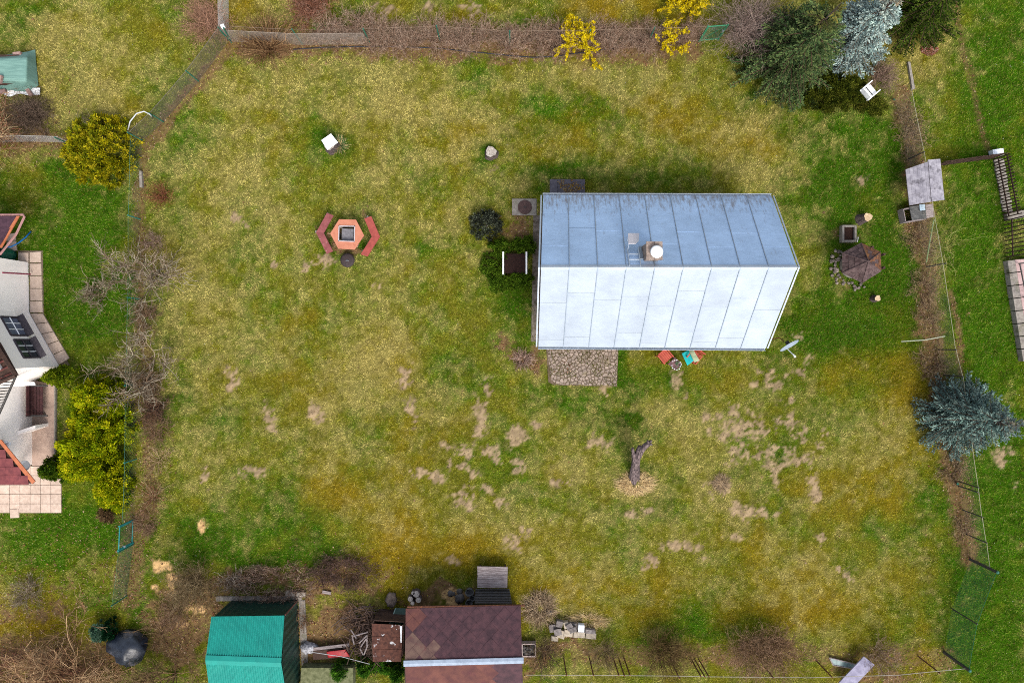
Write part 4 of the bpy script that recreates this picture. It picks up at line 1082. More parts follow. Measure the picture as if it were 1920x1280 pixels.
# slatted potting table, dark ribbed sheet, lean-to, green sheet
pt_ = thing('plank_table', 'weathered grey plank table above the brown shed', 'table', G(924, 1080))
q = [G(895,1061,.55), G(952,1062,.55), G(951,1102,.55), G(895,1101.5,.55)]
for k in range(5):
    f0, f1 = k/5+.006, (k+1)/5-.006; MB().slab([lp(q[0],q[3],f0)+(random.uniform(-.02,.02),0,0), lp(q[1],q[2],f0), lp(q[1],q[2],f1), lp(q[0],q[3],f1)], .03).build('plank', M_wood_grey, pt_)
for u, v in ((900,1064),(947,1064),(947,1095),(900,1095)): g_ = G(u, v, .3); MB().box((g_[0], g_[1], .25), (.08,.08,.54)).build('leg', M_wood_dark, pt_)
rs = thing('ribbed_sheet', 'nearly black ribbed sheet leaning against the brown shed below the plank table', 'sheet', G(922, 1108))
a0, a1, b0, b1 = G(892,1104,.05), G(955,1104,.05), G(890,1131,1.55), G(960,1131,1.55)
MB().slab([a0, a1, b1, b0], .02).build('sheet', M_dark, rs)
for k in range(9):
    t = (k+.4)/9; MB().tube([lp(a0,b0,t)+(0,.03,.02), lp(a1,b1,t)+(0,.03,.02)], .022, 5).build('rib', mat('charcoal_plastic', (.07,.065,.065), (.05,.047,.047), rough=.6), rs)
lt_ = thing('lean_to', 'rusty lean-to with a peeling tin roof between the two sheds', 'shed', G(730, 1195))
q = [G(697,1168,1.35), G(756,1171,1.35), G(752,1240,1.5), G(699,1240,1.5)]
M_peel = mat('peeling_tin', alb((106,66,52)), alb((72,42,34)), rough=.9, scale=8, c3=alb((206,206,208)), c3_scale=2.2, c3_lo=.60, c3_hi=.63)
for k in range(3):
    f0, f1 = k/3+.004, (k+1)/3-.004; MB().slab([lp(q[0],q[3],f0), lp(q[1],q[2],f0), lp(q[1],q[2],f1), lp(q[0],q[3],f1)], .015).build('roof_sheet', M_peel, lt_)
for i in range(4):
    a, b = [np.array((p[0]*.99, p[1]*.99, 0)) for p in (q[i], q[(i+1)%4])]; d = (b-a)/np.linalg.norm(b-a); nn = np.array((d[1],-d[0],0))*.03
    MB().prism([a[:2], b[:2], (b+nn)[:2], (a+nn)[:2]], -.03, 1.3).build('wall', M_wood_dark, lt_)
MB().slab([G(750,1173,1.4), G(754,1173,1.4), G(753,1204,1.44), G(751,1204,1.44)], .03).build('batten', W, lt_)
gsh = thing('green_sheet', 'dark green metal sheet propped against the brown shed corner', 'sheet', G(748, 1150))
q = [G(741,1139,.25), G(764,1140,.25), G(757,1169,.9), G(730,1168,.9)]
MB().slab(q, .015).build('sheet', mat('bottle_green_sheet', alb((58,86,80)), alb((46,72,66)), rough=.5, scale=3), gsh)
MB().slab([q[0], q[0]+(.05,0,0), q[3]+(.05,0,.02), q[3]+(0,0,.02)], .03).build('edge', mat('pale_green_edge', alb((150,176,168)), None, rough=.5), gsh)

# firewood rounds, stones, boulder
for k, (u, v, r_, lab) in enumerate(((782,1109,.17,'largest pale log round'),(771,1118,.13,'log round at the left of the cluster'),(786,1120,.14,'log round at the lower right of the cluster'),(776,1107,.09,'smallest log round'),(775,1126,.10,'log round at the bottom of the cluster'))):
    c_ = G(u, v); t = thing('log_round', lab + ' beside the boulder above the sheds', 'log', c_, 'cut log rounds above the brown shed')
    MB().lathe((c_[0], c_[1], -.02), [(r_,0),(r_*1.03,.15),(r_,.3)], 14).build('bark', M_bark, t); MB().lathe((c_[0], c_[1], .281), [(r_*.9,0),(r_*.88,.01)], 14).build('cut_face', M_cut_old, t)
M_tyre = mat('grey_rubber', alb((120,120,120)), alb((80,80,80)), rough=.8, scale=9)
for k, (u, v, r_, lab) in enumerate(((881,1106,.20,'upper olive grey pot'),(880,1126,.17,'lower grey pot with a dark opening'),(886,1117,.14,'small grey pot between two others'))):
    c_ = G(u, v); t = tag(MB().lathe((c_[0], c_[1], 0), [(r_*.7,-.02),(r_,.28),(r_,.3),(r_*.8,.3),(r_*.6,.12)], 16).build('plant_pot', M_tyre, None, loc=(c_[0],c_[1],0)), lab + ' left of the ribbed sheet', 'pot', 'pots beside the ribbed sheet')
M_boul = mat('boulder_stone', alb((134,118,108)), alb((88,76,70)), rough=.95, scale=5, bump=.6)
def boulder(u, v, r_, label, sq=.7, seed=0, st=(1,1), m_=None, cat='boulder'):
    c_ = G(u, v); mb = rock(MB(), (0,0,0), r_, (14, 9), sq, seed); mb.v = [(c_[0]+x*st[0], c_[1]+y*st[1], z + r_*sq*.55) for x, y, z in mb.v]
    o = mb.build('boulder', m_ or M_boul, None, smooth=True, loc=(c_[0], c_[1], 0)); return tag(o, label, cat)
boulder(735, 1122, .30, 'brown grey boulder left of the green sheet', .8, 3, (.9,1.15))
boulder(1031, 1145, .17, 'pale stone in the dry tuft right of the brown shed', .6, 4, m_=M_peb)
M_slate = mat('dark_flat_stone', alb((112,106,102)), alb((84,80,78)), rough=.9, scale=6, obj_var=.1)
for k, (u, v, r_, lab) in enumerate(((845,1112,.14,'upper left'),(850,1112,.10,'upper middle'),(862,1108,.13,'upper right'),(862,1121,.22,'largest, middle'))):
    boulder(u, v, r_, lab + ' dark flat stone on the sand patch above the brown shed', .35, 20+k, m_=M_slate, cat='stone')

# white wrapped bundle, red tarp, planks, poles, concrete bed
M_foil = mat('crumpled_plastic', alb((206,206,212)), alb((120,120,128)), rough=.4, scale=9, bump=1.)
boulder(581, 1211, .36, 'crumpled grey white plastic bundle by the green shed', .6, 31, (1.1,.8), M_foil, 'bundle')['category'] = 'bundle'
o = cloth('red_tarp', 'red tarp lying on the planks by the stick heap', [(612,1221),(648,1217),(656,1230),(615,1232)], mat('red_plastic', alb((186,36,44)), alb((150,26,34)), rough=.5, scale=5), lambda s, t: .35 + .06*math.sin(3*s) - .04*t, cat='tarp')
for k, (u0,v0,u1,v1,lab) in enumerate(((588,1216,655,1208,'long grey plank above the red tarp'),(590,1222,640,1217,'short dark plank beside the red tarp'),(602,1112,618,1115,'old board lying above the shed yard'))):
    a, b = G(u0,v0,.28), G(u1,v1,.28); m_ = (a+b)/2; d = b-a
    if k == 2: m_[2] = .05
    tag(MB().box(m_, (np.linalg.norm(d), .14, .05), math.atan2(d[1], d[0])).build('plank', M_wood_grey if k != 1 else M_wood_dark, None), lab, 'plank')
tag(MB().box(G(622,1222,.13), (1.7, .5, .22), R(4)).build('timber_stack', M_wood_dark, None), 'dark timber under the planks and red tarp', 'timber')
tag(MB().tube([G(580,1221,.55), G(640,1230,.62), G(693,1244,.75)], .018, 6).build('pole', mat('pale_pole', alb((200,200,200)), None, rough=.5), None), 'thin pale pole lying from the plastic bundle to the lean-to', 'pole')
cbd = thing('concrete_bed', 'mossy concrete edged bed at the bottom edge between the sheds', 'planter', G(612, 1262))
q = [G(564,1251,.5), G(662,1251,.5), G(662,1300,.5), G(562,1300,.5)]
M_mossc = mat('mossy_concrete', alb((130,132,96)), alb((96,100,66)), rough=1, scale=6, bump=.4)
MB().prism([p[:2] for p in q], -.05, .5, .02).build('bed', M_mossc, cbd)
for (u, v, w_, lab) in ((545,1112,.42,'left'),(565,1113,.40,'right')):
    tag(MB().box(G(u,v,.09), (w_, .18, .2), R(-5)).build('white_block', mat('white_block', alb((216,206,192)), alb((180,170,156)), rough=.9), None), lab + ' white building block above the green shed', 'block')

# heap of sticks with pale laths
sh = thing('stick_heap', 'heap of dark cut sticks and branches between the sheds', 'stick heap', G(690, 1190))
mb = MB()
for k in range(280):
    u, v = random.gauss(690, 17), random.gauss(1192, 24); a = random.uniform(0, 6.28); L = random.uniform(15, 45); h = random.uniform(.05, .75)
    mb.tube([G(u-math.cos(a)*L/2, v-math.sin(a)*L/2, h*.8), G(u+random.uniform(-3,3), v+random.uniform(-3,3), h+.05), G(u+math.cos(a)*L/2, v+math.sin(a)*L/2, h)], [.022,.018,.010], 5, False)
o = mb.build('sticks', mat('stick_bark', alb((104,82,70)), alb((60,46,40)), rough=.95, scale=6), sh); o['kind'] = 'stuff'
for (u0,v0,u1,v1) in ((658,1180,668,1196),(663,1192,690,1184),(673,1205,688,1190),(688,1190,688,1213),(676,1212,687,1196),(682,1227,690,1207),(675,1215,681,1227),(660,1190,664,1208)):
    MB().tube([G(u0,v0,.85), G(u1,v1,.9)], .028, 4).build('lath', M_wood_grey, sh)
for k in range(14):
    u, v = random.uniform(640, 700), random.uniform(1140, 1180)
    MB().tube([G(u-25,v+14,.15), G(u-6,v-2,.35), G(u+16,v-8,.4), G(u+34,v-7,.2)], [.02,.018,.014,.008], 5).build('branch', M_bark, sh)

# building block pile
bp_ = thing('block_pile', 'pile of grey and cream building blocks at the lower lawn edge', 'blocks', G(1075, 1185))
M_blk1 = mat('grey_block', alb((150,142,138)), alb((112,104,102)), rough=.95, scale=9, obj_var=.2); M_blk2 = mat('cream_block', alb((212,198,178)), alb((176,162,144)), rough=.95, scale=9, obj_var=.12)
for (u, v, w_, d_, z, rz, m_) in ((1036,1178,.30,.34,.16,8,M_blk1),(1049,1170,.30,.28,.34,-12,M_blk1),(1046,1185,.34,.30,.30,10,M_blk1),(1053,1189,.34,.36,.16,-20,M_blk2),(1040,1197,.32,.22,.12,-6,M_blk2),
    (1062,1172,.24,.30,.32,14,M_blk2),(1068,1175,.30,.28,.42,30,M_blk1),(1066,1187,.40,.30,.18,-8,M_blk2),(1074,1181,.34,.22,.44,20,M_blk1),(1080,1174,.36,.26,.22,0,M_blk1),(1090,1178,.28,.32,.42,-2,mat('pale_blue_block',(.55,.57,.60),(.46,.48,.51),rough=.8)),(1086,1190,.52,.26,.26,-2,M_blk2),(1107,1184,.46,.18,.30,-6,M_blk1),(1108,1192,.48,.26,.18,-4,M_blk2)):
    c_ = G(u, v, z); MB().box((c_[0], c_[1], z/2-.01 if z < .3 else z-.12), (w_, d_, z+.02 if z < .3 else .24), R(rz)).build('block', m_, bp_)
cr = thing('gravel_crate', 'small pale framed crate of stones right of the brown shed', 'crate', G(991, 1219))
for (u, v, su, sv) in ((979,1219,2,24),(1004,1218,2,24),(991.5,1207,26,2),(991.5,1230,26,2)):
    g_ = G(u, v, .3); MB().box((g_[0], g_[1], .15), (su*S, sv*S, .32)).build('side', mat('pale_plastic', alb((206,186,180)), None, rough=.6), cr)
for k in range(34): c_ = G(random.uniform(982,1001), random.uniform(1210,1227), .2); rock(MB(), (c_[0],c_[1],.14+random.uniform(0,.1)), random.uniform(.05,.09), seed=90+k).build('stone', M_slate, cr)

# tarp heap bottom left, slabs bottom right, leaf heap, pipes
M_tarp = mat('black_blue_tarp', alb((52,60,74)), alb((28,34,44)), rough=.35, scale=4, bump=.8, spec=.5, c3=alb((110,108,116)), c3_scale=1.5, c3_lo=.52, c3_hi=.62)
o = boulder(250, 1208, .78, 'heap under a shiny black blue tarp at the lower left', .75, 41, (1.05,1.05), M_tarp, 'tarp heap'); o.name = 'tarp_heap'; o.data.name = 'tarp_heap'
for v in o.data.vertices: v.co += v.normal * float((fbm(np.array([v.co.x*40.]), np.array([v.co.y*40.]), 30, 77, 3)[0]-.5)*.25)
tag(MB().box(G(1606,1262,.5), (.62, 1.7, .06), R(-38), R(8)).build('grey_board', mat('grey_blue_board', alb((170,166,190)), alb((140,136,160)), rough=.8, scale=4), None), 'grey blue board propped by the bottom fence', 'board').location.z += 0
fr_ = thing('glass_frame', 'old glazed window frame lying by the bottom fence', 'frame', G(1588, 1240))
q = [G(1555,1232,.12), G(1614,1247,.12), G(1620,1256,.12), G(1562,1246,.12)]
MB().slab(q, .02).build('pane', mat('grimy_glass', alb((150,172,170)), alb((110,130,128)), rough=.2), fr_)
for i in range(4): MB().tube([q[i]+(0,0,.01), q[(i+1)%4]+(0,0,.01)], .025, 4).build('frame_bar', M_wood_grey, fr_)
tag(MB().tube([G(240,244,.9), G(244,228,1.3), G(256,213,1.55), G(270,209,1.6), G(280,214,1.45), G(284,218,1.2), G(286,222,0)], .028, 8).build('arched_pipe', mat('white_pipe', (.42,.43,.44), (.34,.35,.36), rough=.5), None, smooth=True), 'white arched pipe over the diagonal mesh fence', 'pipe')
tag(MB().tube([G(480+x, v, .04) for x, v in ((70,93),(130,89),(230,87),(330,90),(400,97),(480,105),(520,108),(560,106),(640,95),(690,88))], .022, 6).build('black_hose', mat('black_hose', (.02,.024,.034), None, rough=.5), None), 'black hose lying along the foot of the top hedge', 'hose')
tag(MB().tube([G(1737,492,.6), G(1743,455,.62), G(1751,412,.65)], .03, 6).build('green_pole', mat('pale_green_pole', alb((140,160,110)), None, rough=.6), None), 'pale green pole propped below the cold frame', 'pole')
tag(MB().tube([G(1690,640,.5), G(1735,637,.7), G(1772,630,.9)], .025, 6).build('pale_pole', mat('pale_stick', alb((190,196,170)), None, rough=.6), None), 'pale straight pole lying across the right fence strip', 'pole')
lh = thing('leaf_heap', 'small heap of russet leaves at the upper right', 'leaf heap', G(1742, 93))
n_ = 420; ang_ = rng.uniform(0, 6.28, n_); rr = np.sqrt(rng.random(n_))*.36; c_ = G(1742, 93)
p_ = np.stack((c_[0]+rr*np.cos(ang_)*1.15, c_[1]+rr*np.sin(ang_)*.85, .02 + (.36-rr)*.4 + rng.uniform(0,.04,n_)), 1)
def quads(p, s0, s1, cols, name, parent, asp=.6, rnd=1.0):
    m = len(p); d1 = rng.normal(0, 1, (m,3)); d1 /= np.linalg.norm(d1, axis=1)[:,None]; d2 = np.cross(d1, rng.normal(0,1,(m,3))); d2 /= np.linalg.norm(d2, axis=1)[:,None]
    s = rng.uniform(s0, s1, (m,1)); V = np.stack((p-d1*s, p-d2*s*asp, p+d1*s, p+d2*s*asp), 1).reshape(-1,3)
    cc_ = np.array([alb(c) for c in cols]); col = cc_[rng.integers(0, len(cc_), m)]*rng.uniform(.75,1.2,(m,1))
    return np_mesh(name, V, np.arange(m*4).reshape(-1,4), M_LEAF, parent, col=col)
o = quads(p_, .03, .06, [(206,150,130),(186,120,96),(150,90,70),(220,180,160)], 'leaves', lh); o['kind'] = 'stuff'

# ------------------------------------------------------------------ left edge: neighbour's house, terrace, outbuilding, covered pile
M_wallw = mat('white_render', (.87,.80,.745), (.84,.77,.715), rough=.9, scale=3)
M_roofred = mat('red_brown_tile', alb((140,72,72)), alb((116,56,60)), rough=.8, scale=5, obj_var=.1)
M_orange = mat('orange_board', alb((206,124,84)), alb((186,106,70)), rough=.75, scale=5)
nh = thing('neighbour_house', 'white rendered house with bay wall and dark windows at the left edge', 'house', G(30, 650))
WH = 5.2
wpts = [(-160,490),(53,492),(55,585),(112,686),(62,716),(62,870),(-160,872)]
wall_o = MB()
P_ = [G(u, v) for u, v in wpts]
for a, b in zip(P_[:-1], P_[1:]):
    d = (b-a)/np.linalg.norm(b-a); nn = np.array((d[1], -d[0], 0))
    hh = WH if not (a is P_[4]) else 2.4
    if a is P_[5]: hh = 2.4
    wall_o.poly([(a[0],a[1],-.05), (b[0],b[1],-.05), (b[0],b[1],hh), (a[0],a[1],hh)][::-1])
b_ = P_[4]
wall_o.poly([(P_[4][0],P_[4][1],2.4), (P_[5][0],P_[5][1],2.4), (P_[6][0],P_[6][1],2.4), (G(-160,716)[0],P_[4][1],2.4)][::-1])
wall_o.build('wall', M_wallw, nh)
def wall_pt(a, b, s, z):
    p = a + (b-a)*s; return np.array((p[0], p[1], z))
A_, B_ = P_[2], P_[3]
d = (B_-A_)/np.linalg.norm(B_-A_); nw = np.array((-d[1], d[0], 0)); nw = nw if nw[0] > 0 else -nw
M_rev = mat('dark_reveal', alb((74,66,72)), alb((60,54,60)), rough=.8)
def nwin(s0, s1, z0, z1, curtain):
    q = [wall_pt(A_,B_,s0,z0), wall_pt(A_,B_,s1,z0), wall_pt(A_,B_,s1,z1), wall_pt(A_,B_,s0,z1)]
    w_ = MB()
    for i in range(4): w_.tube([q[i]+nw*.03, q[(i+1)%4]+nw*.03], .045, 4)
    wo2 = w_.build('window', M_rev, nh)
    MB().poly([p + nw*.012 for p in q]).build('pane', mat('curtained_glass', alb((120,126,146)), alb((104,110,130)), rough=.2) if curtain else M_glass, wo2)
    for t in (1/3, 2/3): MB().tube([lp(q[0],q[1],t)+nw*.03, lp(q[3],q[2],t)+nw*.03], .022, 4).build('glazing_bar', W, wo2)
    MB().tube([lp(q[0],q[3],.5)+nw*.035, lp(q[1],q[2],.5)+nw*.035], .03, 4).build('glazing_bar', M_rev if not curtain else W, wo2)
    sill = [wall_pt(A_,B_,s0-.02,z0), wall_pt(A_,B_,s1+.02,z0), wall_pt(A_,B_,s1+.02,z0-.05)+nw*.30, wall_pt(A_,B_,s0-.02,z0-.05)+nw*.30]
    MB().slab(sill, .03).build('sill', mat('slate_sill', alb((92,84,90)), alb((74,68,74)), rough=.7), wo2)
nwin(.12, .44, 1.05, 2.05, True); nwin(.52, .83, 1.05, 2.05, False)
MB().tube([G(5,511,2.0), G(57,514,.25)], .035, 6).build('red_downpipe', mat('crimson_pipe', alb((166,60,90)), None, rough=.5), nh)
# overhanging timber balcony and porch roof
bal = [G(-60,560,3.6), G(0,645,3.6), G(32,703,3.6), G(-60,745,3.6)]
bb = MB().slab([p-(0,0,.05) for p in bal], .05).build('balcony', M_wood_dark, nh)
for k in range(12):
    t = (k+.5)/12; a = lp(bal[0], bal[2], t); b = lp(bal[0]+(-1.5,-1,0), bal[3], t); MB().tube([a+(0,0,.03), b+(0,0,.03)], .05, 4).build('joist', mat('red_brown_joist', alb((112,60,52)), alb((86,44,40)), rough=.8), bb)
MB().tube([bal[0]+(0,0,.1), bal[2]+(0,0,.1)], .09, 4).build('edge_beam', M_wood_dark, bb); MB().tube([bal[2]+(0,0,.1), bal[3]+(0,0,.1)], .09, 4).build('edge_beam', M_wood_dark, bb)
for k in range(14):
    t = k/13; p = lp(G(30,704,3.0), G(-2,776,3.0), t); MB().tube([p, p+(0,0,.85)], .02, 4).build('baluster', M_dark, bb)
MB().tube([G(30,704,3.0), G(-2,776,3.0)], .05, 5).build('handrail', M_dark, bb)
pr = [G(-60,770,2.75), G(0,837,2.75), G(62,906,2.7), G(-60,909,2.7)]
prf = MB().slab([p-(0,0,.04) for p in pr], .05).build('porch_roof', M_wood_dark, nh)
for r_ in range(8):
    v0, v1 = 778 + r_*16.2, 778 + (r_+1)*16.2 + 1.5
    xr = lambda v: -60 + (62+60)*max(0, (v-770)/(906-770))
    ncol = max(1, int((min(xr(v1), 62)+60)/14))
    for c in range(ncol):
        u0 = -60 + c*14; u1 = min(u0+13.6, xr(v0)+7)
        if u1 - u0 < 3: continue
        MB().slab([G(u0,v0,2.79), G(u1,v0,2.79), G(u1+2,min(v1,908),2.775), G(u0+1.2,min(v1,908),2.775)], .015).build('roof_tile', M_roofred, prf)
MB().slab([G(-4,826,2.82), G(2,824,2.82), G(66,902,2.78), G(60,907,2.78)], .04).build('barge_board', M_orange, prf)
MB().slab([G(-40,716,2.43), G(64,716,2.43), G(66,722,2.43), G(-40,728,2.43)], .04).build('coping', M_wallw, nh)
pier = MB().prism([G(-10,822,.95), G(66,797,.95), G(66,803,.95), G(-10,829,.95)], -.05, .95).build('low_wall', M_wallw, nh)
dsh = thing('small_dish', 'small grey wall dish beside the orange roof edge', 'satellite dish', G(46, 876, 1.0))
c_ = G(48, 872, 1.0); MB().lathe((c_[0], c_[1], c_[2]-.05), [(.03,0),(.16,.03),(.24,.10),(.23,.10),(.15,.04)], 20).build('reflector', mat('dish_dull', alb((140,142,148)), None, rough=.6), dsh)
MB().tube([c_+(0,0,-.04), G(40,873,1.0)+(-.1,0,-.1), G(40,873,0)], .02).build('mast', M_dark, dsh)
lmp = thing('wall_lamp', 'white clover shaped wall lamp near the orange roof edge', 'lamp', G(12, 834, 1.9))
for a in range(4): c_ = G(13, 833, 1.9); MB().lathe((c_[0]+.11*math.cos(a*1.57+.3), c_[1]+.11*math.sin(a*1.57+.3), c_[2]), [(.02,0),(.10,.03),(.07,.08),(.01,.1)], 12).build('shade', W, lmp)
MB().tube([G(13,833,1.9), G(-5,833,1.9), G(-5,833,0)], .02).build('arm', M_galv, lmp)

ter2 = tag(MB().prism([G(62,712), G(104,722), G(104,872), G(62,872)], -.05, .06).build('terrace_floor', mat('pink_beige_concrete', alb((206,178,160)), alb((190,162,146)), rough=.9, scale=6), None), 'pink beige concrete terrace along the white house', 'terrace', kind='structure')
tag(MB().prism([G(104.4,722), G(107,722), G(107,872), G(104.4,872)], -.05, .12).build('terrace_kerb', M_conc, None), 'narrow grey kerb along the terrace', 'kerb', kind='structure')
yard = tag(MB().prism([G(-60,872), G(112,872), G(116,950), G(-60,964)], -.06, .012).build('yard_base', mat('paver_joint', alb((150,128,112)), alb((120,104,88)), rough=1), None), 'paved yard below the white house', 'pavement', kind='structure')
M_pav = mat('beige_paver', alb((222,198,180)), alb((202,178,160)), rough=.9, scale=7, obj_var=.08, bump=.15)
for i in range(9):
    for j in range(5):
        u0, v0 = -58 + i*19.3, 873 + j*17.6; k_ = .35
        if u0 + 19 > 118: continue
        MB().prism([G(u0+k_,v0+k_), G(u0+19.3-k_,v0+k_), G(u0+19.3-k_,v0+17.6-k_), G(u0+k_,v0+17.6-k_)], -.05, .045+random.uniform(0,.008), .006).build('paver', M_pav, yard)
tag(MB().box(G(28,962,.03), (.4,.4,.08), R(3)).build('loose_paver', M_pav, None), 'single loose beige paver below the paved yard', 'paver')
path = tag(MB().prism([G(34,470), G(80,470), G(82,590), G(130,684), G(112,690), G(56,590), G(54,494), G(34,494)], -.07, .0).build('path_base', mat('path_gravel', alb((140,120,104)), alb((110,94,80)), rough=1, scale=20), None), 'narrow paved path along the white house wall', 'path', kind='structure')
pcs = [[(35.5,474),(54,474),(54,492),(35,492)],[(57,473),(77.5,472),(77.5,492),(57,492)]]
for k in range(4): v0 = 494.5 + k*23.5; pcs.append([(57+k*.3,v0),(78+k*.7,v0),(79+k*.7,v0+22.3),(58+k*.2,v0+22.3)])
A0, B0, A9, B9 = np.array((58,587.5)), np.array((81,587.5)), np.array((112,684)), np.array((131,672))
pcs[-1] = [(57.5,565),(80,565),(81,585.5),(57.5,585.5)]
for k in range(5):
    t0, t1_ = k/5+.006, (k+1)/5-.006; pcs.append([tuple(lp(A0,A9,t0)), tuple(lp(B0,B9,t0)), tuple(lp(B0,B9,t1_)), tuple(lp(A0,A9,t1_))])
pcs += [[(15,440),(30,437),(30,452),(13,452)],[(14,454),(31,453),(32,470),(14,470)]]
for q in pcs: MB().prism([G(*p) for p in q], -.05, .05+random.uniform(0,.012), .008).build('paver', M_pav, path)

bn = thing('garden_bench', 'dark brown garden bench against the white house wall', 'bench', G(70, 750))
M_benchw = mat('dark_maroon_wood', alb((84,48,48)), alb((62,34,36)), rough=.6, scale=4, obj_var=.08)
for k in range(4): p0, p1 = G(60+k*6, 724, .5), G(60+k*6, 778, .5); c_ = (p0+p1)/2; MB().box((c_[0], c_[1], .5), (.125, 1.35, .03)).build('seat_slat', M_benchw, bn)
for k in range(3): c_ = G(51.5 + k*1.5, 751, .95-.15*k); MB().box((c_[0], c_[1], .95-.15*k), (.05, 1.38, .13), 0, 0, R(-12)).build('back_slat', M_benchw, bn)
for v in (723, 779): 
    c_ = G(68, v, .3); MB().box((c_[0], c_[1], .25), (.62, .06, .56)).build('side_frame', M_dark, bn); c2_ = G(78, v, .7); MB().box((c2_[0]-.1, c2_[1], .70), (.75, .06, .05)).build('armrest', M_dark, bn)
# outbuilding corner and water butt
ob = thing('outbuilding', 'outbuilding roof corner with orange board and gutter at the left edge', 'shed', G(10, 440))
q = [G(-60,404,2.3), G(33,405,2.3), G(0,458,2.45), G(-40,500,2.5)]
rf_ = MB().slab(q, .05).build('roof', mat('purple_brown_felt', alb((88,60,72)), alb((70,46,58)), rough=.9, scale=8, c3=alb((200,190,200)), c3_scale=9, c3_lo=.70, c3_hi=.73), ob)
MB().slab([G(31,405,2.36), G(36,405,2.36), G(2,465,2.36), G(-4,462,2.36)], .05).build('barge_board', M_orange, rf_)
MB().tube([G(-60,403,2.3), G(44,402.5,2.25), G(46,406,2.25), G(30,440,2.2), G(0,477,2.1)], .05, 6).build('gutter', mat('pinkish_gutter', alb((186,138,134)), None, rough=.6), rf_)
MB().prism([G(-60,412), G(10,412), G(-2,452), G(-60,452)], -.05, 2.2).build('wall', M_wallw, ob)
wbt = thing('water_butt', 'dark green water butt beside the outbuilding at the left edge', 'water butt', G(26, 478))
c_ = G(22, 478); MB().lathe((c_[0], c_[1], 0), [(.24,-.02),(.30,.3),(.31,.8),(.29,.95),(.27,.95),(.27,.6)], 28).build('barrel', mat('green_plastic', alb((24,112,88)), alb((18,96,76)), rough=.45), wbt, smooth=True)
MB().lathe((c_[0], c_[1], .6), [(.26,0),(.26,.02)], 24).build('water', M_dark, wbt)
tag(MB().tube([G(8,463,.9), G(20,463,.75), G(34,456,.5), G(48,445,.25), G(58,434,.06)], .032, 8).build('blue_hose', mat('blue_hose', alb((20,120,196)), None, rough=.45), None, smooth=True), 'bright blue hose running from the water butt to the grass', 'hose')

# covered pile top left
cp = thing('covered_pile', 'stack under a grey green tarpaulin at the upper left edge', 'covered pile', G(25, 140))
M_tarpg = mat('grey_green_tarp', alb((132,172,160)), alb((112,152,142)), rough=.7, scale=2, stretch=(1,9,1), bump=.25)
rowsT = [((-40,104),(10,103),(52,97),(66,93)), ((-40,112),(10,110),(50,109),(67,110)), ((-40,150),(10,152),(48,152),(72,160)), ((-40,160),(10,160),(40,165),(60,172)), ((-40,168),(12,170),(44,172),(76,176))]
hT = [(.35,.35,.3,.02), (.85,.85,.8,.05), (.85,.85,.8,.05), (.4,.4,.4,.12), (.15,.15,.12,.0)]
mb = MB()
def lerp_grid(Gr, s, t):
    n0, n1 = len(Gr)-1, len(Gr[0])-1; i = min(int(s*n0), n0-1); j = min(int(t*n1), n1-1); a, b = s*n0-i, t*n1-j
    f_ = lambda x: np.array(x, float)
    return (f_(Gr[i][j])*(1-b)+f_(Gr[i][j+1])*b)*(1-a) + (f_(Gr[i+1][j])*(1-b)+f_(Gr[i+1][j+1])*b)*a
NN = 28
for i in range(NN+1):
    for j in range(NN+1):
        s, t = i/NN, j/NN; uv = lerp_grid(rowsT, s, t); h = float(lerp_grid(hT, s, t)); h += .025*math.sin(22*s + 9*t)*(1-t*.3)*(.3+abs(s-.4))
        mb.v.append(tuple(G(uv[0], uv[1], max(h, .01))))
for i in range(NN):
    for j in range(NN): q_ = i*(NN+1)+j; mb.f.append((q_, q_+NN+1, q_+NN+2, q_+1))
mb.build('tarpaulin', M_tarpg, cp, smooth=True)
M_brk = mat('pinkish_brick', alb((190,158,148)), alb((160,126,118)), rough=.9, scale=8)
for (u, v, rz, h) in ((33,102,5,.42),(55,173,-60,.16),(4,172,10,.2),(0,149,80,.9)):
    MB().box(G(u, v, h+.06), (.36,.17,.13), R(rz)).build('weight_brick', M_brk, cp)
wv_ = MB()
for i in range(31):
    t = i/30; u = -30 + 105*t; wv_.v += [tuple(G(u, 168+3*math.sin(t*5), .18)), tuple(G(u, 178 + 6*math.sin(t*17)*(1-t), .05+.05*math.sin(t*17)))]
for i in range(30): wv_.f.append((2*i, 2*i+1, 2*i+3, 2*i+2))
wv_.build('white_sheet_hem', W, cp)
MB().prism([G(-40,108,.3), G(44,108,.3), G(44,162,.3), G(-40,162,.3)], -.02, .6).build('stack', M_wood_dark, cp)
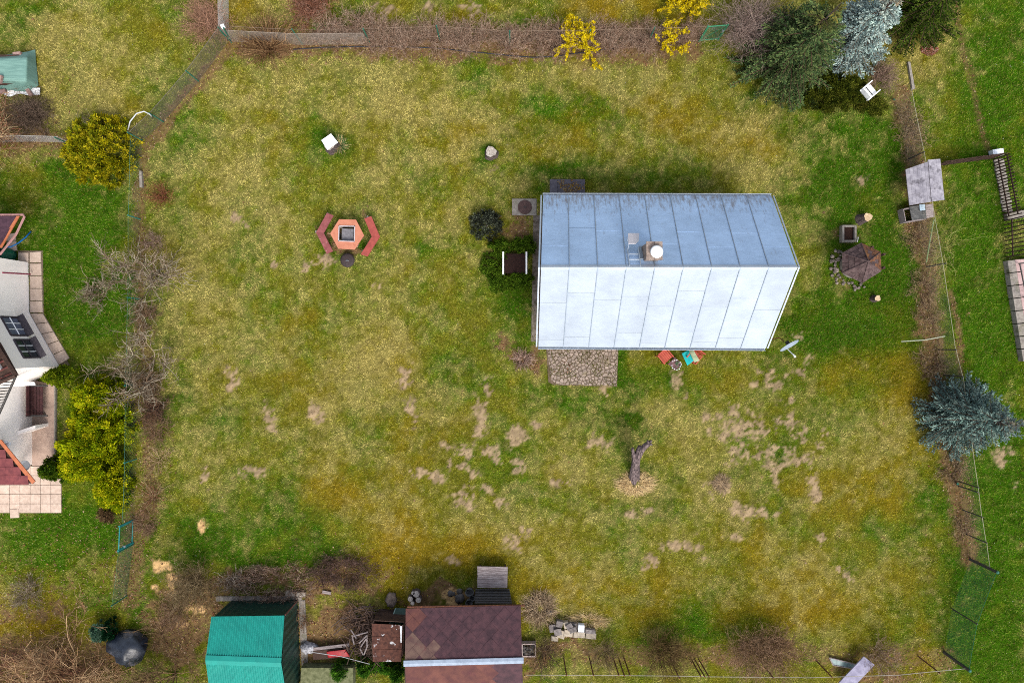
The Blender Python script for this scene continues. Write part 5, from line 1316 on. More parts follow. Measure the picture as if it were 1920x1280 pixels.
# ------------------------------------------------------------------ fences
def fence(label, pts, h, posts, mesh=True, pm=None, wm=None, post_r=.028, cell=.07, wr=.0028, rails=False, top_wire=.006, lean=0.0):
    """pts: ground polyline in photo px; posts: list of ground px"""
    t = thing('wire_fence', label, 'fence', G(*pts[0]))
    pm, wm = pm or M_green_steel, wm or M_wire
    for (u, v) in posts:
        p = G(u, v); MB().tube([p + (0,0,-.1), p + (0,0,h+.05)], post_r, 8).build('post', pm, t)
    mb = MB(); tw = MB()
    for a, b in zip(pts[:-1], pts[1:]):
        A, B = G(*a), G(*b); L = np.linalg.norm(B-A); d = (B-A)/L
        for sgn in (1, -1):
            n = int((L + h)/cell)
            for k in range(n):
                s0 = k*cell - (h if sgn > 0 else 0)
                # diagonal wire from (s0, 0) to (s0+h*sgn, h), clipped to 0..L
                x0, x1 = s0, s0 + h*sgn if sgn > 0 else s0 - h
                z0_, z1_ = 0., h
                def cut(x0, z0, x1, z1):
                    for lim, side in ((0, 1), (L, -1)):
                        if (x0-lim)*side < 0 and (x1-lim)*side < 0: return None
                        if (x0-lim)*side < 0: z0 += (z1-z0)*(lim-x0)/(x1-x0); x0 = lim
                        if (x1-lim)*side < 0: z1 = z0 + (z1-z0)*(lim-x0)/(x1-x0); x1 = lim
                    return x0, z0, x1, z1
                c = cut(x0, z0_, x1, z1_)
                if c is None: continue
                p, q = A + d*c[0] + (0,0,c[1]+.02), A + d*c[2] + (0,0,c[3]+.02)
                if mesh: mb.tube([p, q], wr, 3, False)
        K = max(2, int(L/1.5)); sag = lambda i: -.03*math.sin(math.pi*((i/K*L/2.5) % 1))
        for z in (h+.02,):
            tw.tube([A + (B-A)*i/K + (0,0,z + sag(i)) for i in range(K+1)], top_wire, 4, False)
    if mesh: o = mb.build('wire_mesh', wm, t); o['kind'] = 'stuff'
    tw.build('line_wire', wm, t)
    return t
fence('wire mesh fence along the hedge at the top of the plot', [(432,76),(567,83),(694,82),(825,77),(956,86),(1100,84),(1310,78)], 1.5, [(567,83),(694,82),(825,77),(956,86),(1100,84),(1215,80)], cell=.16, wr=.0013, wm=mat('rusty_brown_wire', alb((150,128,108)), None, rough=.8))
fence('tall grey mesh stretched over the left end of the top fence', [(434,78.5),(567,85),(692,84)], 1.2, [(434,80)], cell=.05, wr=.0026, wm=mat('dull_wire', alb((186,172,158)), None, rough=.8))
fence('diagonal green wire mesh fence at the upper left corner of the plot', [(431,75),(373,153),(307,229),(267,265)], 1.25, [(431,75),(373,153),(307,229),(268,264)], wm=mat('dark_wire', alb((112,104,96)), None, rough=.7), cell=.06, wr=.0028, top_wire=.012)
fence('short mesh fence running up from the upper left plot corner', [(430,72),(428,-40)], 1.2, [(429,-10)], cell=.06)
tag(MB().tube([G(433,76,0), G(419,53,1.55)], .035, 8).build('brace_post', M_green_steel, None), 'slanted green brace post at the upper left fence corner', 'post')
wb2 = tag(MB().box(G(418,50,1.5), (.16,.14,.14), .4).build('post_cap', W, None), 'white cap on the upper left fence corner post', 'cap')
fence('thin green wire fence between the left garden and the lawn', [(267,268),(263,411),(262,560),(258,720),(256,880),(252,968)], 1.0, [(263,411),(262,560),(257,720),(256,860)], pm=mat('teal_post', alb((40,140,130)), None, rough=.6), wm=mat('teal_wire', alb((70,136,122)), None, rough=.6), cell=.16, wr=.0012)
fence('green mesh fence below the garden gate on the left', [(250,1020),(238,1116)], 1.2, [(250,1020),(238,1116)], wm=M_wire_green, cell=.06, wr=.0022)
fence('short mesh fence behind the golden thuja on the left', [(-30,268),(60,266),(135,268)], 1.0, [(130,270)], cell=.08)
def gate(label, a, b, h, m_, brace=True):
    A, B = G(*a), G(*b); t = thing('garden_gate', label, 'gate', A)
    d = B-A
    for p in (A, B): MB().box((p[0], p[1], h/2), (.06,.06,h+.1)).build('gate_post', m_, t)
    z0_, z1_ = .12, h
    A2, B2 = A + d*.05, B - d*.05
    cs = [A2+(0,0,z0_), B2+(0,0,z0_), B2+(0,0,z1_), A2+(0,0,z1_)]
    for i in range(4): MB().tube([cs[i], cs[(i+1)%4]], .026, 6).build('frame_bar', m_, t)
    mb = MB()
    for i in range(1, 20): mb.tube([lp(cs[0],cs[1],i/20), lp(cs[3],cs[2],i/20)], .003, 3, False)
    for i in range(1, 20): mb.tube([lp(cs[0],cs[3],i/20), lp(cs[1],cs[2],i/20)], .003, 3, False)
    o = mb.build('wire_mesh', M_wire_green, t); o['kind'] = 'stuff'
    if brace: MB().tube([cs[0], cs[2]], .012, 5).build('brace', m_, t)
    g_ = lp(cs[1], cs[2], .6); MB().box(g_, (.08,.08,.12)).build('lock', M_galv, t)
gate('turquoise framed garden gate in the left boundary', (252,973), (250,1017), 1.2, mat('teal_gate', alb((44,150,146)), alb((36,130,128)), rough=.5), False)
gate('green framed mesh gate at the right end of the top hedge', (1310,78), (1346,75), 1.5, mat('gate_green', alb((70,150,110)), alb((56,130,94)), rough=.5))
RB = [(1677,187),(1700,300),(1732,490),(1757,655),(1770,703),(1783,800),(1797,902),(1804,955),(1812,1001),(1819,1048)]
fence('wire fence with dark posts along the right side of the plot', RB, 1.35, [(1700,300),(1757,655),(1770,703),(1797,902),(1795,910),(1804,955),(1812,1001),(1819,1048),(1738,500)], pm=M_dark, wm=mat('pale_wire', alb((186,180,150)), None, rough=.7), cell=.10, wr=.0016, top_wire=.012)
tag(MB().tube([G(1677,187,-.05), G(1677,187,1.7)], .045, 8).build('green_post', mat('dark_green_post', alb((34,84,52)), None, rough=.6), None), 'dark green fence post below the white chair', 'post')
tag(MB().tube([G(1796,907,-.05), G(1796,907,1.55)], .05, 8).build('corner_post', M_green_steel, None), 'green capped post on the right fence below the blue spruce', 'post')
GB = [(1819,1048),(1784,1140),(1770,1222)]
fence('green mesh corner fence at the lower right of the plot', GB, 1.75, [(1784,1140)], wm=M_wire_green, pm=M_dark, cell=.06, wr=.0027, top_wire=.01)
tag(MB().box(G(1819,1048)+(0,0,.85), (.10,.10,1.9)).build('corner_post', M_dark, None), 'black square corner post of the green mesh fence, upper end', 'post'); tag(MB().box(G(1770,1222)+(0,0,.85), (.10,.10,1.9)).build('corner_post', M_dark, None), 'black square corner post of the green mesh fence, lower end', 'post')
for (a, b) in ((1819,1048),(1770,1222)):
    tag(MB().lathe(G(a,b)+(0,0,1.8), [(.06,0),(.07,.03),(.04,.06)], 12).build('post_cap', M_green_steel, None), 'green round cap on the %s black corner post' % ('upper' if b < 1100 else 'lower'), 'cap')
for k, (u0,v0,u1,v1) in enumerate(((1830,1062,1822,1056),(1794,1112,1790,1126),(1776,1192,1772,1200))):
    pass
fence('thin wire fence with rusty posts along the bottom edge', [(985,1233),(1160,1234),(1303,1236),(1480,1238),(1640,1234),(1770,1222)], 1.6, [(1057,1233),(1105,1233),(1150,1233),(1160,1234),(1170,1233),(1258,1238),(1296,1235),(1303,1236),(1310,1235),(1425,1238),(1530,1237),(1722,1230)], pm=M_rust, wm=mat('pale_line_wire', alb((206,196,180)), None, rough=.7), mesh=False, post_r=.03, top_wire=.012)
ks = MB().prism([G(1700,118), G(1704,118), G(1713,168), G(1708,170)], -.05, .12)
tag(ks.build('kerb_strip', M_conc, None), 'old concrete kerb below the yew at the right fence', 'kerb', kind='structure')
tag(MB().prism([G(264,322), G(268,322), G(270,352), G(265,352)], -.05, .15).build('kerb_strip', M_conc, None), 'short concrete kerb below the golden thuja', 'kerb', kind='structure')

# ------------------------------------------------------------------ vegetation builders
def norm(a): return a / (np.linalg.norm(a, axis=-1, keepdims=True) + 1e-9)
def tubes_np(P, Rr, ns=3):
    """P (n,k,3), Rr (n,k) -> V, F(quads)"""
    n, k, _ = P.shape
    T = norm(np.gradient(P, axis=1)); a = np.where(np.abs(T[..., 2:3]) < .9, np.array((0,0,1.)), np.array((1.,0,0)))
    e1 = norm(np.cross(T, a)); e2 = np.cross(T, e1)
    ang_ = np.arange(ns)*2*np.pi/ns
    V = P[:, :, None] + Rr[:, :, None, None]*(np.cos(ang_)[None,None,:,None]*e1[:, :, None] + np.sin(ang_)[None,None,:,None]*e2[:, :, None])
    I = np.arange(n*k*ns).reshape(n, k, ns)
    F = np.stack((np.roll(I[:, :-1], -1, 2), I[:, :-1], I[:, 1:], np.roll(I[:, 1:], -1, 2)), -1).reshape(-1, 4)
    return V.reshape(-1, 3), F
def grow(P0, D0, L, k, wob, lift, q):
    """polylines of k points growing from P0 along D0"""
    n = len(P0); P = np.empty((n, k, 3)); P[:, 0] = P0; D = norm(D0)
    for i in range(1, k):
        D = norm(D + q.normal(0, wob, (n, 3)) + np.array((0, 0, lift)))
        P[:, i] = P[:, i-1] + D*(L/(k-1))[:, None]
    P[:, :, 2] = np.maximum(P[:, :, 2], .02)
    return P
def children_of(P, m, q, spread, lo=.25, hi=1.):
    n, k, _ = P.shape
    par = np.repeat(np.arange(n), m); t = q.uniform(lo, hi, n*m)*(k-1); i = np.minimum(t.astype(int), k-2); f_ = (t-i)[:, None]
    p = P[par, i]*(1-f_) + P[par, i+1]*f_; d = norm(P[par, i+1]-P[par, i])
    return p, norm(d + q.normal(0, spread, (n*m, 3)))
def bush_data(n1, h, spread, n2, n3, r1, seed, wob=.18, lift=.05, base_r=.12, lscale=(.45,.35), cols=((150,120,100),), crook=0):
    q = np.random.default_rng(seed)
    a = q.uniform(0, 2*np.pi, n1); tilt = spread*np.sqrt(q.random(n1))
    D = np.stack((np.cos(a)*np.sin(tilt), np.sin(a)*np.sin(tilt), np.cos(tilt)), 1)
    P0 = np.stack((base_r*np.cos(a)*np.sqrt(q.random(n1)), base_r*np.sin(a)*np.sqrt(q.random(n1)), np.full(n1, -.03)), 1)
    L = h*q.uniform(.65, 1.1, n1)
    A = grow(P0, D, L, 6, wob, lift, q); out = [(A, np.linspace(1, .45, 6)[None]*r1*q.uniform(.7,1.2,(n1,1)))]
    if n2:
        p, d = children_of(A, n2, q, .55); Bp = grow(p, d, h*lscale[0]*q.uniform(.5,1.2,len(p)), 4, wob*1.3, lift, q); out.append((Bp, np.linspace(.5, .28, 4)[None]*r1*np.ones((len(p),1))))
        if n3:
            p, d = children_of(Bp, n3, q, .7); Cp = grow(p, d, h*lscale[0]*lscale[1]*q.uniform(.5,1.3,len(p)), 3, wob*1.4, lift, q); out.append((Cp, np.linspace(.3, .2, 3)[None]*r1*np.ones((len(p),1))))
    Vs, Fs, Cs, b = [], [], [], 0
    cc_ = np.array([alb(c, 1.6 if not n2 else 1.1) for c in cols])
    for (P, Rr) in out:
        V, F = tubes_np(P, np.maximum(Rr, .0032), 3); Vs.append(V); Fs.append(F+b); b += len(V)
        c = cc_[q.integers(0, len(cc_), len(P))]*q.uniform(.7,1.25,(len(P),1)); Cs.append(np.repeat(c, P.shape[1]*3, 0))
    return np.concatenate(Vs), np.concatenate(Fs), np.concatenate(Cs), out
def bush(name, label, cat, u, v, n1, h, spread, n2, n3, r1, seed, group=None, sc=(1,1,1), part='branches', **kw):
    V, F, Cc, out = bush_data(n1, h, spread, n2, n3, r1, seed, **kw)
    p = G(u, v); t = thing(name, label, cat, p, group)
    o = np_mesh(part, V*np.array(sc) + np.array(p), F, M_TWIG, t, col=Cc); o['kind'] = 'stuff'
    return t, out
PB = ((166,134,112),(190,160,138),(136,104,86),(204,178,156)); GB_ = ((150,132,116),(120,100,88),(180,164,146)); RBc = ((150,96,74),(130,84,66),(176,128,104)); TAN = ((206,180,140),(186,158,118),(160,130,96)); GREY = ((168,150,128),(132,112,92),(112,92,74),(186,174,152)); DKB = ((96,76,66),(124,100,86),(74,58,52)); OLV = ((134,116,84),(110,92,66),(160,140,108))

# bare hedge along the top fence: individual bushes
protos = []
hp = [(612,62),(640,66),(668,60),(700,58),(728,66),(752,60),(780,66),(806,58),(832,66),(858,58),(884,66),(910,56),(934,66),(960,60),(984,68),(1008,58),(1034,66),(1058,70),(1112,62),(1136,70),(1160,60),(1186,68),(1208,62),(1232,72),(1280,66),(1298,58),(1150,78),(960,80),(860,78),(760,80),(1030,84),(700,78),(1200,80)]
for i, (u, v) in enumerate(hp):
    if i < 4:
        t, _ = bush('bare_hedge_bush', 'bare grey brown twiggy bush in the hedge along the top fence', 'bush', u, v, 40, 1.05, 1.0, 6, 4, .011, 100+i, 'bare hedge bushes along the top fence', cols=PB, wob=.25)
        protos.append(t)
    else:
        t = copy_tree(protos[i % 4], loc=G(u, v + 8), rz=random.uniform(0, 6.28), scale=random.uniform(.55, 1.05))
bush('spiky_bush', 'fan shaped bush of long bare rods at the upper left of the lawn', 'bush', 506, 90, 300, 1.45, 1.3, 2, 0, .013, 201, cols=((150,112,80),(112,84,60),(186,150,108)), wob=.07, lscale=(.35,.3), lift=.02)
bush('red_brown_bush', 'dense red brown bare bush at the top edge', 'bush', 590, 22, 90, 1.6, .75, 6, 4, .013, 202, cols=RBc+((170,130,112),), wob=.3)
bush('pale_brown_bush', 'pale tan twiggy bush left of the upper left fence corner', 'bush', 396, 48, 120, 1.3, 1.1, 6, 4, .009, 203, cols=((206,160,134),(186,142,116),(160,122,100)), wob=.25)
bush('tall_bare_bush', 'tall greyish pink bare bush left of the dark green spruce', 'bush', 1392, 70, 110, 2.2, .7, 7, 4, .012, 204, cols=((170,146,136),(150,126,116),(196,174,160)), wob=.2)
bush('bare_bush', 'pinkish bare bush left of the white chair', 'bush', 1648, 148, 70, .9, 1.1, 6, 3, .010, 205, cols=((170,142,124),(146,120,104)), wob=.3)
bush('red_bush', 'small russet bare bush below the golden thuja', 'bush', 306, 368, 80, .8, 1.1, 3, 2, .009, 206, cols=((150,92,66),(130,80,58),(170,118,90)), wob=.15)
bush('bare_bush', 'small brown bush below the russet one at the left fence', 'bush', 290, 455, 60, .6, 1.1, 4, 3, .008, 207, cols=PB, wob=.3)
for i, (u, v, h, lab) in enumerate(((276,600,.7,'brown twiggy bush on the left fence between the two bare fruit trees'),(282,722,.8,'brown twiggy bush on the left fence below the bare fruit trees'),(296,800,.7,'brown twiggy bush right of the thuja hedge, lower one'),(276,980,.6,'brown twiggy bush beside the turquoise gate'),(560,1160,.5,'low brown scrub right of the green shed'),(668,1150,.7,'brown scrub above the stick heap'),(330,1150,.8,'brown scrub left of the green shed'))):
    bush('bare_bush', lab, 'bush', u, v, 60, h, 1.2, 5, 4, .008, 270+i, cols=((150,118,94),(124,94,74),(172,142,116)), wob=.3, base_r=.3)
def bare_tree(label, u, v, h, seed, n1=7, spread=1.1, cols=GREY, n2=11, n3=10, r1=.030, wob=.3, name='bare_tree'):
    return bush(name, label, 'tree', u, v, n1, h, spread, n2, n3, r1, seed, wob=wob, lift=.06, base_r=.08, lscale=(.5,.42), cols=cols, part='branches')
bare_tree('bare lichen grey fruit tree on the left fence, upper one', 282, 520, 2.6, 301, 8)
bare_tree('bare lichen grey fruit tree on the left fence, lower one', 290, 672, 2.3, 302, 8)
bare_tree('small bare tree reaching into the left garden', 196, 552, 1.2, 303, 6, 1.2, r1=.02)
bush('bare_bush', 'dark brown bare bush right of the thuja hedge', 'bush', 290, 765, 80, .9, 1.1, 5, 4, .010, 208, cols=DKB+((150,110,84),), wob=.3)
bush('bare_bush', 'spreading tan shrub by the left fence below the thuja hedge', 'bush', 300, 860, 30, .9, 1.25, 4, 3, .010, 209, cols=TAN, wob=.3)
bush('bare_bush', 'star shaped tan shrub at the lower left fence', 'bush', 288, 930, 70, .9, 1.25, 3, 2, .009, 210, cols=TAN+RBc, wob=.12)
bush('bare_bush', 'olive brown bare bush above the green shed corner', 'bush', 372, 1092, 90, 1.5, 1.0, 6, 4, .010, 211, cols=OLV, wob=.22)
bush('bare_bush', 'dark brown low thicket right of the green shed yard', 'bush', 650, 1072, 150, .8, 1.2, 6, 4, .008, 212, cols=DKB+((130,104,96),), wob=.35, base_r=.7, sc=(1.5,.8,1))
bush('bare_bush', 'brown bramble thicket above the green shed', 'bush', 520, 1092, 120, .8, 1.2, 6, 4, .008, 213, cols=PB+DKB, wob=.35, base_r=.8, sc=(1.6,.8,1))
bush('bare_bush', 'silvery twig bush at the corner of the green shed', 'bush', 440, 1085, 40, .9, 1.2, 4, 3, .013, 214, cols=((190,176,160),(150,130,112),(110,88,74)), wob=.4)
bare_tree('large pale bare tree at the lower left corner', 140, 1268, 3.2, 304, 16, 1.25, ((206,172,132),(180,144,106),(140,104,78)), r1=.026, n2=11, n3=9)
bare_tree('bare tree with tan branches beside the tarp heap', 330, 1262, 2.8, 305, 12, 1.2, ((170,140,102),(140,112,82),(110,86,64)), r1=.024)
bush('bare_bush', 'rust brown undergrowth at the lower left corner', 'bush', 60, 1262, 200, 1.2, 1.2, 5, 3, .010, 215, cols=RBc+DKB, wob=.3, base_r=1.2, sc=(1.8,.7,1))
bush('bare_bush', 'grey twiggy shrub on the leafy grass at the lower left', 'bush', 55, 1110, 50, .9, 1.25, 6, 4, .006, 216, cols=GREY, wob=.3)
bush('bare_bush', 'dark grey bare bush above the golden thuja', 'bush', 70, 222, 130, 1.2, 1.15, 6, 4, .007, 217, cols=((110,92,78),(140,120,104),(84,70,62)), wob=.35)
bare_tree('tan bare tree at the left edge below the dark bush', -8, 270, 2.6, 306, 9, 1.25, TAN+RBc, r1=.025)
bush('dry_grass_tuft', 'tan tussock of dry grass right of the brown shed', 'grass tuft', 1012, 1140, 700, .75, 1.25, 0, 0, .009, 218, cols=((176,154,126),(150,128,102),(120,98,78),(190,168,138)), wob=.3, lift=-.10, base_r=.45)
bush('dry_grass_tuft', 'pale dry grass around the foot of the dead trunk', 'grass tuft', 1192, 906, 900, .5, 1.35, 0, 0, .008, 219, cols=((226,200,150),(206,178,130),(176,146,104)), wob=.15, lift=-.14, base_r=.45, sc=(1.25,.75,.7))
bush('dry_grass_tuft', 'grey dry tussock on the lawn right of the dead trunk', 'grass tuft', 1352, 905, 320, .4, 1.35, 0, 0, .007, 220, cols=((150,130,106),(186,160,124),(116,98,80)), wob=.15, lift=-.12, base_r=.2)
bush('dry_grass_tuft', 'tuft of grass with dry tips beside the white lid', 'grass tuft', 637, 272, 320, .42, 1.2, 0, 0, .007, 221, cols=((90,120,70),(206,180,130),(60,90,50)), wob=.1, lift=-.08, base_r=.12)
bush('dry_grass_tuft', 'strip of pale dry grass behind the block pile', 'grass tuft', 1100, 1164, 420, .4, 1.3, 0, 0, .007, 222, cols=((222,196,150),(196,168,124)), wob=.15, lift=-.1, base_r=.5, sc=(1.6,.6,1))
sh2, _ = bush('stick_pile', 'round pile of grey brown prunings left of the patio', 'stick pile', 980, 674, 160, .55, 1.45, 0, 0, .012, 223, cols=((176,150,134),(146,120,106),(110,88,78)), wob=.3, lift=-.05, base_r=.22)
for i, (u, v, n1, h, c, lab) in enumerate(((1238,1214,150,1.6,((120,98,62),(90,70,48),(146,124,84)),'dense olive brown bare shrub on the bottom fence, left of the rusty triple posts'),(1400,1214,130,1.6,((120,96,70),(160,128,98),(196,160,130)),'brown bare shrub at the bottom fence, left of a pair'),(1450,1212,130,1.6,((110,86,62),(150,118,90),(190,154,124)),'brown bare shrub at the bottom fence, right of a pair'),(1020,1220,70,1.,DKB+OLV,'dark bare shrub at the bottom fence near the stone crate'),(1130,1218,60,1.,OLV,'dark bare shrub at the bottom fence below the block pile'),(1640,1224,70,1.1,OLV+PB,'bare shrub at the bottom fence by the grey board'))):
    bush('bare_bush', lab, 'bush', u, v, n1, h, .85, 4, 3, .009, 230+i, cols=c, wob=.12, lift=.02, base_r=.25)
for i, (u, v, sc_) in enumerate(((1700,230,1.),(1708,262,1.),(1722,450,1.),(1728,540,1.),(1738,590,.9),(1748,680,1.),(1786,880,.9),(1806,985,.8),(1720,400,.8))):
    if i == 0: rp, _ = bush('bramble', 'dry bramble tangle along the right fence', 'bramble', u, v, 60, .8, 1.35, 4, 2, .007, 250, 'dry brambles along the right fence', cols=TAN+DKB, wob=.35, lift=-.03, base_r=.3)
    else: copy_tree(rp, loc=G(u, v), rz=random.uniform(0, 6.28), scale=(sc_, sc_*1.1, .8))
bush('vine', 'tangle of long green brown vine shoots below the cold frame', 'vine', 1764, 470, 22, 1.6, 1.3, 2, 0, .010, 260, cols=((190,186,120),(160,160,90),(176,166,110)), wob=.35, lift=-.08, base_r=.4)

# yellow forsythia
def forsythia(label, u, v, n1, h, seed, dens, sc=(1,1,1), spread=.7):
    t, out = bush('forsythia', label, 'bush', u, v, n1, h, spread, 4, 0, .011, seed, cols=((150,120,80),(130,100,70)), wob=.22, sc=sc)
    q = np.random.default_rng(seed+1); pts = []
    for (P, _) in out:
        n, k, _2 = P.shape; m = dens; par = q.integers(0, n, n*m); tt = q.uniform(.3, 1, n*m)*(k-1); i = np.minimum(tt.astype(int), k-2); f_ = (tt-i)[:, None]
        pts.append(P[par, i]*(1-f_) + P[par, i+1]*f_ + q.normal(0, .03, (n*m, 3)))
    p = np.concatenate(pts)*np.array(sc) + np.array(t.location)
    o = quads(p, .028, .055, [(248,222,30),(255,232,60),(236,204,20)], 'flowers', t, .8); o['kind'] = 'stuff'
forsythia('bright yellow forsythia leaning over the top fence, left one', 1083, 84, 16, 1.5, 401, 75, (1,1,1), .55)
forsythia('small yellow forsythia branch left of the top forsythia', 1058, 72, 7, 1.1, 402, 50, (1,1,1), .6)
forsythia('loose yellow forsythia in the hedge left of the green gate', 1248, 86, 11, 1.35, 403, 42, (1,1,1), .6)
forsythia('full yellow forsythia bush cut by the top edge', 1282, 14, 22, 1.35, 404, 44, (1.15,1,1), .85)

# ------------------------------------------------------------------ evergreen trees
def spruce(label, u, v, h, rad, cols, seed, twig=.26, tipcols=None, name='spruce_tree', nb=None, lean=(0,0), droop=.18, gap=.0):
    q = np.random.default_rng(seed); p0 = np.array(G(u, v)); t = thing(name, label, 'tree', p0)
    MB().tube([p0+(0,0,-.05), p0+(lean[0]*.5,lean[1]*.5,h*.5), p0+(lean[0],lean[1],h)], [.03*h*.5, .02*h*.5, .012], 8).build('trunk', M_bark, t)
    nb = nb or int(46*h)
    z = h*(1-np.sqrt(q.random(nb)))*.96 + .12; z = np.clip(z, .15, h*.985)
    az = np.arange(nb)*2.39996 + q.normal(0, .3, nb)
    Lb = rad*np.clip((1 - z/h), .03, 1)**.85*q.uniform(.72, 1.12, nb) + .10
    up0 = np.where(z/h > .75, .55, .05)
    D = np.stack((np.cos(az), np.sin(az), up0), 1)
    P0 = np.stack((lean[0]*z/h, lean[1]*z/h, z), 1)
    Bp = grow(P0, D, Lb, 6, .06, -droop*.25, q)
    Bp[:, :, 2] = np.maximum(Bp[:, :, 2], .08)
    V, F = tubes_np(Bp, np.linspace(1, .35, 6)[None]*np.clip(.012*Lb[:, None]+.006, .008, .04), 4)
    np_mesh('branches', V+p0, F, M_TWIG, t, col=np.tile(np.array(alb((104,84,70))), (len(V), 1)))['kind'] = 'stuff'
    # side twigs: herring-bone sprays along each branch; each twig a brush of crossed needle blades
    m = np.maximum((Lb/.06).astype(int), 4); par = np.repeat(np.arange(nb), m)
    tt = np.concatenate([np.linspace(.12, 1.0, k) for k in m])*(6-1); i = np.minimum(tt.astype(int), 4); f_ = (tt-i)[:, None]
    p = Bp[par, i]*(1-f_) + Bp[par, i+1]*f_; d = norm(Bp[par, i+1]-Bp[par, i])
    side = norm(np.cross(d, np.array((0,0,1.)))); sg = np.where(np.arange(len(p)) % 2, 1., -1.)[:, None]
    frac = (tt/5)[:, None]
    td = norm(d*.75 + side*sg*(1.05-.5*frac) + q.normal(0, .16, d.shape) + np.array((0,0,.10)))
    tl = twig*(1.15 - .55*frac[:, 0])*q.uniform(.6, 1.25, len(p))
    # tips
    lvl = [(p, td, tl)]
    p2 = np.repeat(p + td*tl[:, None]*.45, 2, 0); td2 = norm(np.repeat(td, 2, 0) + q.normal(0, .55, (len(p)*2, 3))); lvl.append((p2, td2, np.repeat(tl, 2)*.55))
    VV, CC = [], []
    cc_ = np.array([alb(c, 1.75) for c in cols]); tc_ = np.array([alb(c, 1.4) for c in (tipcols or cols)])
    for (pp, dd, ll) in lvl:
        n = len(pp); a = norm(np.cross(dd, q.normal(0, 1, dd.shape))); b = np.cross(dd, a)
        w = (.020 + .085*ll)[:, None]*.8; btone = None
        # local colour follows the shoot: newer growth at the crown top is the tip colour
        hz = np.clip((pp[:, 2]/h - .72)/.2, 0, 1)*(tipcols is not None)
        base_c = cc_[q.integers(0, len(cc_), n)]; c = base_c*(1-hz[:, None]) + tc_[q.integers(0, len(tc_), n)]*hz[:, None]
        c = c*q.uniform(.75, 1.25, (n, 1))*(.55 + .9*vnoise(pp[:, 0]*40, pp[:, 1]*40 + pp[:, 2]*23, 14, 777))[:, None]
        for ax_ in (a, b, norm(a+b)):
            s, e, mid = pp, pp + dd*ll[:, None], pp + dd*ll[:, None]*.45
            VV.append(np.stack((s - ax_*w*.4, mid - ax_*w, e, mid + ax_*w), 1)); CC.append(c[:, None]*np.array((.75, 1., 1.6, 1.))[None, :, None])
    V = np.concatenate(VV).reshape(-1, 3) + p0; Cq = np.concatenate(CC).reshape(-1, 3)
    o = np_mesh('crown', V, np.arange(len(V)).reshape(-1, 4), M_LEAF, t, col=Cq); o['kind'] = 'stuff'
    return t
DG = [(86,104,62),(70,90,54),(108,122,74),(58,76,48)]
spruce('big dark green spruce at the upper right of the lawn', 1462, 124, 6.0, 2.35, DG, 501, .30, [(150,140,70),(120,120,60)])
spruce('silver blue spruce between the dark green conifers', 1583, 84, 4.9, 1.75, [(160,176,170),(134,152,148),(182,194,186),(112,132,132)], 502, .28, [(190,196,180),(200,180,150)])
spruce('steel blue spruce on the right fence', 1782, 776, 4.6, 1.95, [(118,138,130),(96,118,112),(142,162,152),(80,100,96)], 503, .28, [(130,150,150),(150,146,130)])
spruce('dark olive conifer at the top right behind the blue spruce', 1708, 40, 3.6, 2.1, [(70,88,30),(56,74,26),(90,104,38),(44,62,22)], 504, .26)

def leaf_shrub(name, label, cat, u, v, rx, ry, h, n, cols, seed, size=(.03,.07), asp=.55, clumps=90, cr=.16, up=.5, group=None, bottom=.0, stem=True, shape=None, cone=0.0):
    """crown of leaf sprays gathered in clumps on an uneven ellipsoid or cone"""
    q = np.random.default_rng(seed); p0 = np.array(G(u, v)); t = thing(name, label, cat, p0, group)
    if stem: MB().tube([p0+(0,0,-.05), p0+(.02,.03,h*.7)], [.05, .02], 6).build('stem', M_bark, t)
    th = q.uniform(0, 2*np.pi, clumps); zz = q.uniform(0, 1, clumps)**(.8)
    rr = np.sqrt(np.clip(1 - (zz**2 if not cone else zz**(1/cone)), .02, 1))*q.uniform(.72, 1.05, clumps)
    if shape: rr = rr*shape(th)
    cpos = np.stack((np.cos(th)*rr*rx, np.sin(th)*rr*ry, bottom + zz*(h-bottom)*q.uniform(.85, 1.05, clumps)), 1)
    inner = q.random(clumps) < .22; cpos[inner, :2] *= .55
    tone = q.uniform(.72, 1.22, clumps); ctone = q.integers(0, len(cols), clumps)
    k = q.integers(0, clumps, n)
    off = q.normal(0, 1, (n, 3)); off = off/np.linalg.norm(off, axis=1)[:, None]*(q.random(n)**.5)[:, None]*cr*q.uniform(.6,1.2,(n,1)); off[:, 2] *= .75
    p = cpos[k] + off; p[:, 2] = np.maximum(p[:, 2], .02)
    outd = norm(off + np.stack((cpos[k][:, 0]/rx, cpos[k][:, 1]/ry, np.full(n, .35)), 1)*cr*.8)
    d = norm(outd*(1-up) + np.array((0,0,up)) + q.normal(0, .35, (n, 3)))
    s_ = norm(np.cross(d, q.normal(0, 1, (n, 3)))); L = q.uniform(size[0], size[1], n)[:, None]
    V = np.stack((p - d*L*.6, p - s_*L*asp, p + d*L, p + s_*L*asp), 1).reshape(-1, 3) + p0
    cc_ = np.array([alb(c, 1.45) for c in cols]); pick = np.where(q.random(n) < .6, ctone[k], q.integers(0, len(cols), n))
    Cc = cc_[pick]*(tone[k]*q.uniform(.8, 1.2, n))[:, None]
    o = np_mesh('crown', V, np.arange(n*4).reshape(-1, 4), M_LEAF, t, col=(Cc[:, None]*np.array((.75, 1., 1.35, 1.))[None, :, None]).reshape(-1, 3)); o['kind'] = 'stuff'
    return t
YG = [(160,168,20),(128,146,18),(190,184,28),(100,122,16)]; YG2 = [(160,150,20),(136,134,20),(184,168,36),(104,108,18),(120,128,26)]
leaf_shrub('golden_thuja', 'large round golden olive thuja at the upper left fence', 'shrub', 196, 286, 1.75, 1.7, 1.5, 21000, YG2, 601, (.045,.10), .38, 260, .18, .35)
